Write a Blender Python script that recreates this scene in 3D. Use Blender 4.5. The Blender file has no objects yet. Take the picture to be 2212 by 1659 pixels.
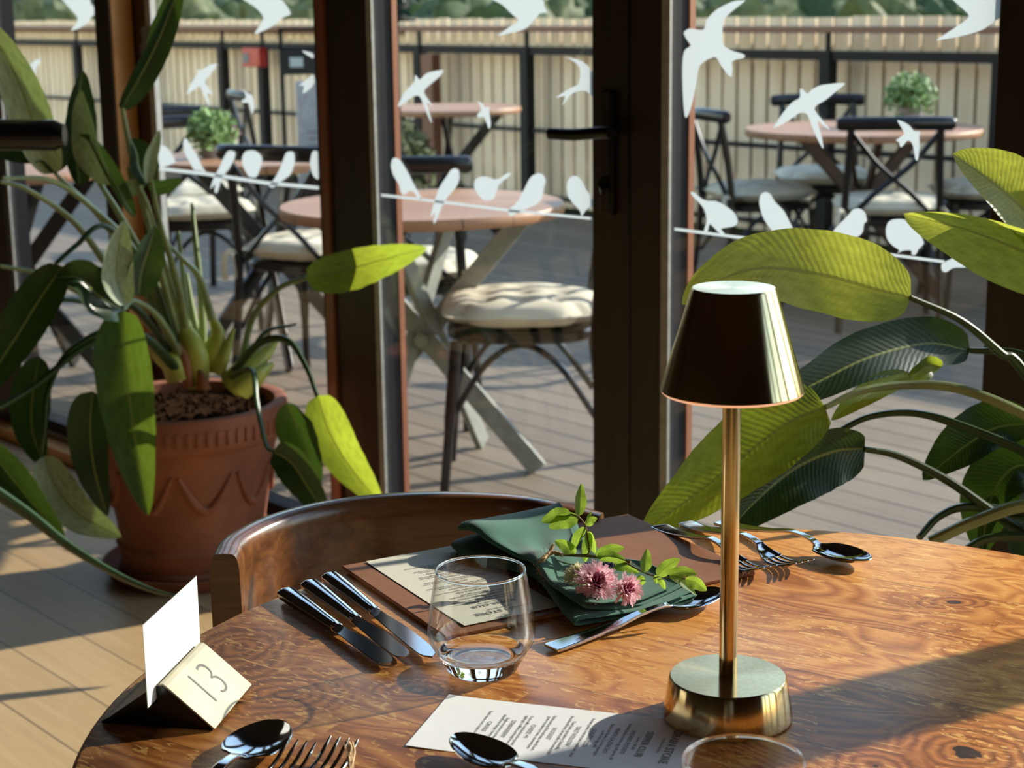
import bpy, bmesh, math, random
from math import sin, cos, tan, pi, radians, atan2, sqrt, exp
from mathutils import Vector, Matrix, noise
from mathutils.geometry import tessellate_polygon
random.seed(7)
S = bpy.context.scene
COL = S.collection
V = Vector

# ---------------------------------------------------------------- camera
FPX, PITCH, ROLL, CZ = 3700.0, radians(12.48), -0.0135, 1.29
_f = V((0, cos(PITCH), -sin(PITCH))); _r0 = V((1, 0, 0)); _u0 = _r0.cross(_f)
_r = _r0*cos(ROLL) + _u0*sin(ROLL); _u = _u0*cos(ROLL) - _r0*sin(ROLL)
cam = bpy.data.cameras.new('camera'); co = bpy.data.objects.new('camera', cam); COL.objects.link(co)
co.matrix_world = Matrix(((_r.x, _u.x, -_f.x, 0), (_r.y, _u.y, -_f.y, 0), (_r.z, _u.z, -_f.z, CZ), (0, 0, 0, 1)))
cam.sensor_width = 36; cam.lens = 36*FPX/2212; cam.clip_start = .05; cam.clip_end = 2000
cam.dof.use_dof = True; cam.dof.focus_distance = 1.55; cam.dof.aperture_fstop = 11.5
S.camera = co

# ---------------------------------------------------------------- light
SUN_AZ, SUN_EL = radians(62.2), radians(24.5)
sd = V((sin(SUN_AZ)*cos(SUN_EL), cos(SUN_AZ)*cos(SUN_EL), sin(SUN_EL)))
sun = bpy.data.lights.new('sun', 'SUN'); so = bpy.data.objects.new('sun', sun); COL.objects.link(so)
sun.energy = 8.3; sun.angle = radians(.55); sun.color = (1, .92, .80)
so.rotation_euler = (-sd).to_track_quat('-Z', 'Y').to_euler(); so.location = (6, 4, 6)
w = bpy.data.worlds.new('sky'); S.world = w; w.use_nodes = True
wn = w.node_tree; bg = wn.nodes['Background']
sky = wn.nodes.new('ShaderNodeTexSky'); sky.sky_type = 'NISHITA'; sky.sun_disc = False
sky.sun_elevation = SUN_EL; sky.sun_rotation = SUN_AZ; sky.air_density = 1.0; sky.dust_density = .15; sky.ozone_density = 1.5
tint = wn.nodes.new('ShaderNodeMix'); tint.data_type = 'RGBA'; tint.blend_type = 'MULTIPLY'; tint.inputs[0].default_value = 1; tint.inputs[7].default_value = (1.08, .98, .86, 1)
wn.links.new(sky.outputs[0], tint.inputs[6]); wn.links.new(tint.outputs[2], bg.inputs[0])   # warm camera white balance
bg.inputs[1].default_value = .54
S.view_settings.view_transform = 'Standard'; S.view_settings.look = 'None'
S.view_settings.gamma = 1; S.view_settings.use_curve_mapping = False; S.view_settings.exposure = 0.0

# ---------------------------------------------------------------- pixel helpers (photo pixel -> place)
def ray(x, y): return _f + _r*((x-1106)/FPX) - _u*((y-829.5)/FPX)
def onz(x, y, z):
    d = ray(x, y); t = (z-CZ)/d.z
    return V((d.x*t, d.y*t, z))
def atY(x, y, Y):
    d = ray(x, y); t = Y/d.y
    return V((d.x*t, Y, CZ+d.z*t))
NA = radians(49.2)
NV = V((sin(NA), cos(NA), 0)); UV_ = V((cos(NA), -sin(NA), 0))
GN = 2.24
def W(u, n, z): return NV*n + UV_*u + V((0, 0, z))
def onwall(x, y, n=GN):
    d = ray(x, y); t = n/(d.dot(NV)); p = d*t
    return V((p.dot(UV_), p.z+CZ))

# ---------------------------------------------------------------- mesh helpers
class MB:
    def __init__(s): s.v = []; s.f = []; s.uv = {}; s.sm = []
    def add(s, vs, fs, smooth=False, uvs=None):
        b = len(s.v); s.v += [tuple(v) for v in vs]
        for k, f in enumerate(fs):
            s.f.append(tuple(i+b for i in f)); s.sm.append(smooth)
        if uvs:
            for i, q in enumerate(uvs): s.uv[b+i] = q
    def box(s, c, d, rz=0, axes=None):
        hx, hy, hz = d[0]/2, d[1]/2, d[2]/2; c = V(c)
        if axes is None: axes = (V((cos(rz), sin(rz), 0)), V((-sin(rz), cos(rz), 0)), V((0, 0, 1)))
        vs = [c+axes[0]*(sx*hx)+axes[1]*(sy*hy)+axes[2]*(sz*hz) for sz in (-1, 1) for sy in (-1, 1) for sx in (-1, 1)]
        s.add(vs, [(0, 2, 3, 1), (4, 5, 7, 6), (0, 1, 5, 4), (2, 6, 7, 3), (0, 4, 6, 2), (1, 3, 7, 5)])
    def wbox(s, u0, u1, n0, n1, z0, z1):
        vs = [W(u, n, z) for z in (z0, z1) for n in (n0, n1) for u in (u0, u1)]
        s.add(vs, [(0, 1, 3, 2), (4, 6, 7, 5), (0, 4, 5, 1), (2, 3, 7, 6), (0, 2, 6, 4), (1, 5, 7, 3)])
    def tube(s, pts, r, n=10, sx=1.0, sy=1.0, up=None, caps=True):
        pts = [V(p) for p in pts]; m = len(pts)
        rs = r if hasattr(r, '__len__') else [r]*m
        prev = None; vs = []
        for i, p in enumerate(pts):
            t = (pts[min(i+1, m-1)]-pts[max(i-1, 0)]).normalized()
            if up is not None: a = V(up)-t*V(up).dot(t); a = a.normalized() if a.length > 1e-6 else t.orthogonal().normalized()
            elif prev is None: a = t.orthogonal().normalized()
            else: a = (prev-t*prev.dot(t)).normalized()
            prev = a; b = t.cross(a)
            for k in range(n):
                th = 2*pi*k/n
                vs.append(p + a*(cos(th)*rs[i]*sy) + b*(sin(th)*rs[i]*sx))
        fs = [(i*n+k, i*n+(k+1) % n, (i+1)*n+(k+1) % n, (i+1)*n+k) for i in range(m-1) for k in range(n)]
        if caps: fs += [tuple(range(n))[::-1], tuple(range((m-1)*n, m*n))]
        s.add(vs, fs, True)
    def bar(s, p, q, wd, th, up=(0, 0, 1)):
        p, q = V(p), V(q); t = (q-p); L = t.length; t.normalize()
        a = V(up)-t*V(up).dot(t); a = a.normalized() if a.length > 1e-5 else t.orthogonal().normalized()
        s.box((p+q)/2, (L, wd, th), axes=(t, a.cross(t), a))
    def lathe(s, prof, n=64, c=(0, 0, 0), caps=True, uv=False):
        c = V(c); m = len(prof); vs = []
        for r, z in prof:
            for k in range(n): vs.append(c+V((r*cos(2*pi*k/n), r*sin(2*pi*k/n), z)))
        fs = [(i*n+k, i*n+(k+1) % n, (i+1)*n+(k+1) % n, (i+1)*n+k) for i in range(m-1) for k in range(n)]
        s.add(vs, fs, True)
        if caps:
            b = len(s.v)
            if prof[0][0] > 1e-5: s.f.append(tuple(b-m*n+k for k in range(n))[::-1]); s.sm.append(False)
            if prof[-1][0] > 1e-5: s.f.append(tuple(b-n+k for k in range(n))); s.sm.append(False)
    def build(s, name, mat, parent=None, bevel=0, loc=None, sub=0, angle=None):
        me = bpy.data.meshes.new(name); me.from_pydata(s.v, [], s.f); me.update()
        for p, q in zip(me.polygons, s.sm): p.use_smooth = q
        if s.uv:
            L = me.uv_layers.new(name='UVMap')
            for l in me.loops: L.data[l.index].uv = s.uv.get(l.vertex_index, (0, 0))
        bm = bmesh.new(); bm.from_mesh(me); bmesh.ops.recalc_face_normals(bm, faces=bm.faces); bm.to_mesh(me); bm.free()
        if not s.uv: me.set_sharp_from_angle(angle=radians(38))
        for p, q in zip(me.polygons, s.sm): p.use_smooth = q
        o = bpy.data.objects.new(name, me); COL.objects.link(o)
        if mat: me.materials.append(mat)
        if bevel:
            md = o.modifiers.new('bevel', 'BEVEL'); md.width = bevel; md.segments = 3; md.limit_method = 'ANGLE'; md.angle_limit = radians(40)
            for p in me.polygons: p.use_smooth = True
            md2 = o.modifiers.new('wn', 'WEIGHTED_NORMAL'); md2.keep_sharp = False
        if sub:
            md = o.modifiers.new('sub', 'SUBSURF'); md.levels = sub; md.render_levels = sub
        if parent: o.parent = parent; o.matrix_parent_inverse = parent.matrix_basis.inverted() if loc is None else Matrix()
        if loc is not None: o.location = loc
        return o
def smooth(pts, k=6):
    pts = [V(p) for p in pts]; P = [pts[0]*2-pts[1]]+pts+[pts[-1]*2-pts[-2]]; out = []
    for i in range(1, len(P)-2):
        for j in range(k):
            t = j/k; a, b, c, d = P[i-1], P[i], P[i+1], P[i+2]
            out.append(.5*((2*b)+(c-a)*t+(2*a-5*b+4*c-d)*t*t+(3*b-a-3*c+d)*t**3))
    out.append(P[-2]); return out
def tag(o, label=None, cat=None, group=None, kind=None):
    if label: o['label'] = label
    if cat: o['category'] = cat
    if group: o['group'] = group
    if kind: o['kind'] = kind
    return o
def empty(name, loc, rz=0, label=None, cat=None, group=None):
    o = bpy.data.objects.new(name, None); COL.objects.link(o); o.empty_display_size = .05
    o.matrix_basis = Matrix.Translation(V(loc)) @ Matrix.Rotation(rz, 4, 'Z')
    return tag(o, label, cat, group)
def child(o, parent): o.parent = parent; return o     # local coordinates of the parent
def copy_tree(o, parent=None):
    c = o.copy(); COL.objects.link(c)
    if parent: c.parent = parent
    for ch in list(o.children): copy_tree(ch, c)
    return c
def struct(o): o['kind'] = 'structure'; return o

# ---------------------------------------------------------------- materials
class NT:
    def __init__(s, name):
        s.m = bpy.data.materials.new(name); s.m.use_nodes = True; s.t = s.m.node_tree; s.p = s.t.nodes['Principled BSDF']; s.out = s.t.nodes['Material Output']
    def n(s, typ, **kw):
        x = s.t.nodes.new(typ)
        for k, v in kw.items(): setattr(x, k, v)
        return x
    def l(s, a, b): s.t.links.new(a, b)
    def ramp(s, fac, stops):
        r = s.n('ShaderNodeValToRGB'); e = r.color_ramp.elements
        while len(e) < len(stops): e.new(.5)
        for q, (p, c) in zip(e, stops): q.position = p; q.color = (*c, 1) if len(c) == 3 else c
        s.l(fac, r.inputs[0]); return r.outputs[0]
    def noise(s, vec, scale, detail=3, rough=.5, dist=0):
        x = s.n('ShaderNodeTexNoise'); x.inputs['Scale'].default_value = scale; x.inputs['Detail'].default_value = detail
        x.inputs['Roughness'].default_value = rough; x.inputs['Distortion'].default_value = dist
        if vec: s.l(vec, x.inputs['Vector'])
        return x.outputs[0]
    def coords(s, kind='Object', scale=(1, 1, 1), rot=(0, 0, 0), loc=(0, 0, 0)):
        tc = s.n('ShaderNodeTexCoord'); mp = s.n('ShaderNodeMapping')
        mp.inputs['Scale'].default_value = scale; mp.inputs['Rotation'].default_value = rot; mp.inputs['Location'].default_value = loc
        s.l(tc.outputs[kind], mp.inputs[0]); return mp.outputs[0]
    def math(s, op, a, b=None, c=None):
        x = s.n('ShaderNodeMath', operation=op)
        for i, q in enumerate((a, b, c)):
            if q is None: continue
            if hasattr(q, 'links') or hasattr(q, 'is_linked'): s.l(q, x.inputs[i])
            else: x.inputs[i].default_value = q
        return x.outputs[0]
    def mix(s, f, a, b, mode='MIX'):
        x = s.n('ShaderNodeMix', data_type='RGBA', blend_type=mode)
        for i, q in ((0, f), (6, a), (7, b)):
            if hasattr(q, 'is_linked'): s.l(q, x.inputs[i])
            elif i == 0: x.inputs[0].default_value = q
            else: x.inputs[i].default_value = (*q, 1)
        return x.outputs[2]
    def bump(s, h, st=.3, dist=.002):
        b = s.n('ShaderNodeBump'); b.inputs['Strength'].default_value = st; b.inputs['Distance'].default_value = dist
        s.l(h, b.inputs['Height']); s.l(b.outputs[0], s.p.inputs['Normal'])
def simple(name, col, rough=.5, metal=0, noise_=None, coat=0, spec=.5, bump=0, bscale=300):
    k = NT(name); p = k.p; p.inputs['Roughness'].default_value = rough; p.inputs['Metallic'].default_value = metal
    p.inputs['Coat Weight'].default_value = coat; p.inputs['Coat Roughness'].default_value = .12; p.inputs['Specular IOR Level'].default_value = spec
    c = k.coords()
    sc, am = noise_ or (40, .15)
    nz = k.noise(c, sc, 4)
    lo = tuple(x*(1-am) for x in col); hi = tuple(min(1, x*(1+am)) for x in col)
    k.l(k.ramp(nz, [(.3, lo), (.7, hi)]), p.inputs['Base Color'])
    if bump: k.bump(k.noise(c, bscale, 3), bump, .001)
    return k.m

def m_oak():
    k = NT('oiled_oak'); p = k.p
    rot = radians(33)     # planks run across the table
    c = k.coords('Object', rot=(0, 0, rot))
    sep = k.n('ShaderNodeSeparateXYZ'); k.l(c, sep.inputs[0])
    X, Y = sep.outputs[0], sep.outputs[1]
    wob = k.noise(c, 3.0, 2)
    row = k.math('FLOOR', k.math('DIVIDE', k.math('ADD', Y, k.math('MULTIPLY', wob, .012)), .125))
    wn_ = k.n('ShaderNodeTexWhiteNoise', noise_dimensions='1D'); k.l(row, wn_.inputs['W'])
    xo = k.math('ADD', X, k.math('MULTIPLY', wn_.outputs[0], 3.7))
    stave = k.math('FLOOR', k.math('DIVIDE', xo, .42))
    wn2 = k.n('ShaderNodeTexWhiteNoise', noise_dimensions='2D')
    cb = k.n('ShaderNodeCombineXYZ'); k.l(row, cb.inputs[0]); k.l(stave, cb.inputs[1]); k.l(cb.outputs[0], wn2.inputs['Vector'])
    rnd = wn2.outputs[0]
    cc = k.n('ShaderNodeCombineXYZ')
    k.l(k.math('ADD', xo, k.math('MULTIPLY', rnd, 7.0)), cc.inputs[0]); k.l(Y, cc.inputs[1]); k.l(k.math('MULTIPLY', rnd, 11.), cc.inputs[2])
    def m(scale):
        mp = k.n('ShaderNodeMapping'); mp.inputs['Scale'].default_value = scale; k.l(cc.outputs[0], mp.inputs[0]); return mp.outputs[0]
    # cathedral figure and knots
    fig = k.noise(m((2.2, 7, 1)), 1.6, 2, .5, .6)
    rings = k.math('FRACT', k.math('MULTIPLY', fig, 15))
    rings = k.math('ABSOLUTE', k.math('SUBTRACT', rings, .5))
    fine = k.noise(m((14, 260, 1)), 1.0, 4, .6)
    mid = k.noise(m((5, 40, 1)), 1.0, 3, .6)
    t = k.math('ADD', k.math('MULTIPLY', rings, .8), k.math('ADD', k.math('MULTIPLY', mid, .45), k.math('MULTIPLY', rnd, .46)))
    t = k.math('ADD', t, k.math('MULTIPLY', k.math('SUBTRACT', fine, .5), .35))
    # whorls and knots at their own spots on the top
    c0 = k.coords('Object'); knots = None
    nzk = k.noise(c0, 22, 3, .6)
    for px, py, rad, sx, core in ((2090, 1625, .085, 1.0, .008), (2062, 1300, .045, 1.6, .005), (610, 1500, .075, 1.0, 0), (905, 1490, .045, 1.3, 0), (520, 1400, .07, .8, 0), (1890, 1655, .05, 1.0, .005)):
        p_ = onz(px, py, .75); vs = k.n('ShaderNodeVectorMath', operation='SUBTRACT'); k.l(c0, vs.inputs[0]); vs.inputs[1].default_value = (p_.x-.1866, p_.y-1.2179, 0)
        vm = k.n('ShaderNodeVectorMath', operation='MULTIPLY'); k.l(vs.outputs[0], vm.inputs[0]); vm.inputs[1].default_value = (1, sx, 0)
        ln = k.n('ShaderNodeVectorMath', operation='LENGTH'); k.l(vm.outputs[0], ln.inputs[0])
        d_ = k.math('ADD', ln.outputs['Value'], k.math('MULTIPLY', k.math('SUBTRACT', nzk, .5), .035))
        mk = k.n('ShaderNodeMapRange'); mk.interpolation_type = 'SMOOTHSTEP'; mk.inputs[1].default_value = rad; mk.inputs[2].default_value = rad*.55; k.l(d_, mk.inputs[0])
        rg = k.math('ABSOLUTE', k.math('SUBTRACT', k.math('FRACT', k.math('MULTIPLY', d_, 85.)), .5))
        v_ = k.math('ADD', k.math('MULTIPLY', rg, .75), k.math('ADD', .12, k.math('MULTIPLY', fine, .3)))
        t = k.math('ADD', k.math('MULTIPLY', t, k.math('SUBTRACT', 1., mk.outputs[0])), k.math('MULTIPLY', v_, mk.outputs[0]))
        if core:
            kk = k.math('LESS_THAN', d_, core); knots = kk if knots is None else k.math('MAXIMUM', knots, kk)
    col = k.ramp(t, [(.18, (.14, .040, .010)), (.42, (.30, .098, .023)), (.62, (.45, .165, .040)), (.9, (.62, .28, .075))])
    # medullary flecks, short bright squiggles across the grain
    vf = k.noise(m((60, 150, 1)), 1.0, 2, .5, 1.3)
    zone = k.noise(m((6, 9, 1)), 1.0, 1)
    fl = k.math('MULTIPLY', k.math('GREATER_THAN', vf, .605), k.math('GREATER_THAN', zone, .43))
    col = k.mix(k.math('MULTIPLY', fl, .75), col, (.72, .40, .12))
    # long bright rays
    vr = k.noise(m((9, 60, 1)), 1.0, 1, .4, 2.2)
    big = k.math('MULTIPLY', k.math('GREATER_THAN', vr, .715), .8)
    col = k.mix(big, col, (.78, .45, .15))
    pores = k.noise(m((70, 900, 1)), 1.0, 1)
    col = k.mix(k.math('MULTIPLY', k.math('LESS_THAN', pores, .33), .55), col, (.05, .015, .005))
    col = k.mix(k.math('MULTIPLY', knots, .9), col, (.010, .007, .006))
    # seams
    fy = k.math('FRACT', k.math('DIVIDE', k.math('ADD', Y, k.math('MULTIPLY', wob, .012)), .125))
    seam = k.math('LESS_THAN', fy, .008)
    col = k.mix(k.math('MULTIPLY', seam, .7), col, (.03, .01, .004))
    k.l(col, p.inputs['Base Color'])
    k.l(k.math('ADD', .29, k.math('MULTIPLY', mid, .12)), p.inputs['Roughness'])
    p.inputs['Coat Weight'].default_value = .04; p.inputs['Coat Roughness'].default_value = .25; p.inputs['Specular IOR Level'].default_value = .30
    k.bump(k.math('ADD', fine, k.math('MULTIPLY', pores, .6)), .10, .0006)
    return k.m
def m_wood(name, a, b, scale=(3, 40, 40), rough=.4, coat=.2, rot=0, dark=None):
    k = NT(name); p = k.p; c = k.coords('Object', scale=scale, rot=(0, 0, rot))
    n1 = k.noise(c, 1.5, 4, .6, .8)
    stops = [(.3, a), (.7, b)]
    k.l(k.ramp(n1, stops), p.inputs['Base Color']); p.inputs['Roughness'].default_value = rough
    p.inputs['Coat Weight'].default_value = coat; p.inputs['Coat Roughness'].default_value = .15
    k.bump(n1, .15, .001); return k.m
def m_boards(name, a, b, width, ang, gap=.04, rough=.6, groove=0, length=2.2, seam_col=(.03, .02, .015)):
    k = NT(name); p = k.p; c = k.coords('Object', rot=(0, 0, ang))
    sep = k.n('ShaderNodeSeparateXYZ'); k.l(c, sep.inputs[0]); X, Y = sep.outputs[0], sep.outputs[1]
    q = k.math('DIVIDE', Y, width); row = k.math('FLOOR', q); fr = k.math('FRACT', q)
    wn_ = k.n('ShaderNodeTexWhiteNoise', noise_dimensions='1D'); k.l(row, wn_.inputs['W'])
    cc = k.n('ShaderNodeCombineXYZ'); k.l(k.math('ADD', X, k.math('MULTIPLY', wn_.outputs[0], 20.)), cc.inputs[0]); k.l(Y, cc.inputs[1])
    mp = k.n('ShaderNodeMapping'); mp.inputs['Scale'].default_value = (2, 30, 1); k.l(cc.outputs[0], mp.inputs[0])
    g = k.noise(mp.outputs[0], 1.5, 5, .6, .5)
    t = k.math('ADD', k.math('MULTIPLY', g, .7), k.math('MULTIPLY', wn_.outputs[0], .35))
    col = k.ramp(t, [(.25, a), (.8, b)])
    ed = k.math('LESS_THAN', fr, gap)
    col = k.mix(ed, col, seam_col)
    h = k.math('SUBTRACT', k.math('MULTIPLY', g, .2), k.math('MULTIPLY', ed, 1.))
    if groove:
        gr = k.math('LESS_THAN', k.math('FRACT', k.math('MULTIPLY', fr, groove)), .3)
        col = k.mix(k.math('MULTIPLY', gr, .35), col, seam_col)
        h = k.math('SUBTRACT', h, k.math('MULTIPLY', gr, .5))
    k.l(col, p.inputs['Base Color']); p.inputs['Roughness'].default_value = rough
    k.bump(h, .5, .004); return k.m
def m_leaf(name, top, trans, tr=.5, rough=.35):
    k = NT(name); p = k.p
    uvc = k.coords('UV'); sep = k.n('ShaderNodeSeparateXYZ'); k.l(uvc, sep.inputs[0]); U, Vv = sep.outputs[0], sep.outputs[1]
    au = k.math('ABSOLUTE', U)
    nz = k.noise(k.coords('UV', scale=(3, 6, 1)), 2.0, 3)
    vein = k.math('FRACT', k.math('ADD', k.math('MULTIPLY', k.math('SUBTRACT', Vv, k.math('MULTIPLY', au, .12)), 34.), k.math('MULTIPLY', nz, .8)))
    vein = k.math('ABSOLUTE', k.math('SUBTRACT', vein, .5))
    rib = k.math('LESS_THAN', au, .045)
    def var(c, a): return tuple(x*a for x in c)
    c1 = k.ramp(nz, [(.3, var(top, .75)), (.7, var(top, 1.3))])
    c1 = k.mix(rib, c1, var((.30, .34, .10), .9))
    t1 = k.ramp(nz, [(.3, var(trans, .78)), (.7, var(trans, 1.15))])
    t1 = k.mix(k.math('MULTIPLY', vein, .5), t1, var(trans, .7))
    t1 = k.mix(rib, t1, var(trans, .45))
    k.l(c1, p.inputs['Base Color']); p.inputs['Roughness'].default_value = rough
    p.inputs['Specular IOR Level'].default_value = .45
    tl = k.n('ShaderNodeBsdfTranslucent'); k.l(t1, tl.inputs[0])
    mx = k.n('ShaderNodeMixShader'); mx.inputs[0].default_value = tr
    k.l(p.outputs[0], mx.inputs[1]); k.l(tl.outputs[0], mx.inputs[2]); k.l(mx.outputs[0], k.out.inputs[0])
    b = k.n('ShaderNodeBump'); b.inputs['Strength'].default_value = .18; b.inputs['Distance'].default_value = .002
    k.l(vein, b.inputs['Height']); k.l(b.outputs[0], p.inputs['Normal']); k.l(b.outputs[0], tl.inputs['Normal'])
    return k.m
def m_pane():
    k = NT('window_glass'); t = k.n('ShaderNodeBsdfTransparent'); g = k.n('ShaderNodeBsdfGlossy'); g.inputs['Roughness'].default_value = .0
    t.inputs[0].default_value = (.96, .975, .965, 1)
    lw = k.n('ShaderNodeLayerWeight'); lw.inputs[0].default_value = .5
    fr = k.math('ADD', .035, k.math('MULTIPLY', k.math('POWER', lw.outputs['Facing'], 5.), .9))
    mx = k.n('ShaderNodeMixShader'); k.l(fr, mx.inputs[0]); k.l(t.outputs[0], mx.inputs[1]); k.l(g.outputs[0], mx.inputs[2])
    k.l(mx.outputs[0], k.out.inputs[0]); return k.m
def m_thin():
    k = NT('thin_clear_glass'); t = k.n('ShaderNodeBsdfTransparent'); g = k.n('ShaderNodeBsdfGlossy'); g.inputs['Roughness'].default_value = .0
    t.inputs[0].default_value = (.975, .985, .98, 1)
    lw = k.n('ShaderNodeLayerWeight'); lw.inputs[0].default_value = .5
    fr = k.math('ADD', .04, k.math('MULTIPLY', k.math('POWER', lw.outputs['Facing'], 5.), .94))
    mx = k.n('ShaderNodeMixShader'); k.l(fr, mx.inputs[0]); k.l(t.outputs[0], mx.inputs[1]); k.l(g.outputs[0], mx.inputs[2]); k.l(mx.outputs[0], k.out.inputs[0]); return k.m
def m_glass():
    k = NT('drinking_glass'); p = k.p; p.inputs['Base Color'].default_value = (1, 1, 1, 1); p.inputs['Transmission Weight'].default_value = 1
    p.inputs['Roughness'].default_value = 0; p.inputs['IOR'].default_value = 1.5; return k.m
def m_decal():
    k = NT('frosted_white_vinyl'); k.p.inputs['Base Color'].default_value = (.72, .77, .78, 1); k.p.inputs['Roughness'].default_value = .7
    tl = k.n('ShaderNodeBsdfTranslucent'); tl.inputs[0].default_value = (.33, .37, .395, 1)
    mx = k.n('ShaderNodeMixShader'); mx.inputs[0].default_value = .72
    k.l(k.p.outputs[0], mx.inputs[1]); k.l(tl.outputs[0], mx.inputs[2]); k.l(mx.outputs[0], k.out.inputs[0]); return k.m
def m_paper(name, col, tr=.15):
    k = NT(name); nz = k.noise(k.coords(), 90, 4)
    k.l(k.ramp(nz, [(.3, tuple(x*.97 for x in col)), (.7, col)]), k.p.inputs['Base Color']); k.p.inputs['Roughness'].default_value = .8
    tl = k.n('ShaderNodeBsdfTranslucent'); tl.inputs[0].default_value = (*col, 1)
    mx = k.n('ShaderNodeMixShader'); mx.inputs[0].default_value = tr
    k.l(k.p.outputs[0], mx.inputs[1]); k.l(tl.outputs[0], mx.inputs[2]); k.l(mx.outputs[0], k.out.inputs[0]); return k.m
def m_brass(name, radial=False, rough=.15):
    k = NT(name); p = k.p; p.inputs['Metallic'].default_value = 1
    sc = (1, 1, 220) if radial == 'h' else (260, 260, 2)
    n1 = k.noise(k.coords('Object', scale=sc), 1, 3)
    k.l(k.ramp(n1, [(.3, (.66, .50, .25)), (.7, (.74, .58, .32))]), p.inputs['Base Color'])
    p.inputs['Roughness'].default_value = rough
    if radial is True:
        p.inputs['Anisotropic'].default_value = .85; tg = k.n('ShaderNodeTangent', direction_type='RADIAL', axis='Z'); k.l(tg.outputs[0], p.inputs['Tangent'])
        p.inputs['Roughness'].default_value = .22; p.inputs['Anisotropic Rotation'].default_value = .25
    else:
        p.inputs['Anisotropic'].default_value = .75; tg = k.n('ShaderNodeTangent', direction_type='RADIAL', axis='Z'); k.l(tg.outputs[0], p.inputs['Tangent'])
        p.inputs['Anisotropic Rotation'].default_value = .25
    return k.m

M = {}
M['oak'] = m_oak()
M['brown_wood'] = m_wood('polished_brown_wood', (.075, .026, .008), (.21, .082, .025), rough=.28, coat=.5)
M['frame'] = m_wood('dark_stained_timber', (.018, .010, .005), (.032, .018, .009), scale=(20, 20, 1.5), rough=.5, coat=.05)
M['orange_timber'] = m_wood('orange_stained_timber', (.88, .36, .10), (.97, .50, .17), scale=(20, 20, 1.2), rough=.45)
M['terracotta_timber'] = m_wood('terracotta_stained_timber', (.22, .07, .032), (.32, .11, .05), scale=(20, 20, 1.2), rough=.5)
M['silver'] = simple('silver_spacer', (.42, .42, .40), .45, .2)
M['seal'] = simple('grey_black_seal', (.006, .006, .010), .6, spec=.2)
M['floor'] = m_boards('oak_floor_boards', (.42, .27, .13), (.60, .42, .22), .14, NA, .02, .45)
M['deck'] = m_boards('weathered_decking', (.17, .13, .09), (.285, .22, .155), .125, NA, .07, .7)
M['wall'] = simple('dark_painted_wall', (.018, .012, .009), .8)
M['ceiling'] = simple('timber_ceiling', (.02, .013, .009), .8)
M['picket'] = m_wood('fence_picket_timber', (.76, .56, .35), (.95, .77, .54), scale=(9, 9, 1.2), rough=.8, coat=0)
M['rail_black'] = simple('black_metal_rail', (.008, .008, .009), .55, 0, spec=.2)
M['rail_red'] = m_wood('red_brown_handrail', (.09, .022, .010), (.17, .045, .018), rough=.5)
M['chair_black'] = simple('black_lacquered_bentwood', (.007, .006, .006), .25, 0, coat=.15, spec=.4)
M['cushion'] = simple('cream_cotton', (.66, .60, .46), .9, noise_=(12, .08), bump=.3, bscale=500)
M['patio_top'] = m_boards('patio_table_timber', (.36, .17, .085), (.50, .27, .15), .09, 0, .02, .5)
M['grey_paint'] = simple('grey_green_paint', (.27, .28, .25), .3)
M['pot'] = simple('terracotta', (.30, .098, .046), .75, noise_=(9, .22), bump=.5, bscale=60)
M['soil'] = simple('potting_soil', (.035, .018, .010), 1.0, noise_=(90, .6), spec=0)
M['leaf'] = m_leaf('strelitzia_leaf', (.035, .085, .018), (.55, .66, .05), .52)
M['leaf_sunny'] = m_leaf('sunlit_yellow_green_leaf', (.06, .12, .02), (.78, .82, .10), .58)  # younger yellow leaf, brightened further with sunlit glow put into its colour
M['leaf_mid'] = m_leaf('strelitzia_leaf_part_shaded', (.030, .070, .020), (.22, .34, .03), .34, .3)  # toned-down copy of the leaf, partial shade put into its colour
M['leaf_dark'] = m_leaf('strelitzia_leaf_shaded', (.014, .034, .012), (.07, .14, .012), .22, .3)  # darkest copy of the leaf, for blades in shade painted by colour
M['leaf_pale'] = m_leaf('strelitzia_leaf_sunlit', (.36, .42, .26), (.26, .36, .09), .25, .45)  # pale tone paints sunlight on the leaf tops
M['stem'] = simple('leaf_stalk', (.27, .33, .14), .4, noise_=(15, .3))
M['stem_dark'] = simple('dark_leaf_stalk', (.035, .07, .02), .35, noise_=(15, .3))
M['sheath'] = simple('yellow_green_sheath', (.50, .52, .09), .4, noise_=(12, .3))
M['dry'] = simple('dry_brown_sheath', (.34, .13, .05), .7, noise_=(20, .3))
M['pane'] = m_pane(); M['glass'] = m_glass(); M['thin_glass'] = m_thin(); M['decal'] = m_decal()
M['paper'] = m_paper('white_menu_paper', (.86, .86, .86)); M['cream'] = m_paper('cream_menu_paper', (.78, .73, .60))
M['card'] = m_paper('white_card', (.90, .89, .86), .3)
M['ink'] = simple('grey_ink', (.24, .24, .24), .8)
M['leather'] = simple('tan_leather', (.25, .10, .042), .6, noise_=(30, .1), bump=.2, spec=.25)
M['brass'] = m_brass('brushed_brass'); M['brass_top'] = m_brass('spun_brass', True); M['brass_pole'] = m_brass('brass_pole', False, .10)
M['plate'] = simple('aged_brass_plate', (.40, .36, .25), .48, .35, noise_=(25, .2))
M['black_block'] = simple('black_painted_block', (.008, .008, .010), .25)
M['engrave'] = simple('engraved_digits', (.10, .09, .08), .6)
M['diffuser'] = simple('frosted_diffuser', (.95, .62, .45), .6)
_p = M['diffuser'].node_tree.nodes['Principled BSDF']; _p.inputs['Emission Color'].default_value = (1, .50, .28, 1); _p.inputs['Emission Strength'].default_value = .75
M['steel'] = simple('polished_steel', (.55, .56, .58), .09, 1, noise_=(200, .03))
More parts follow.
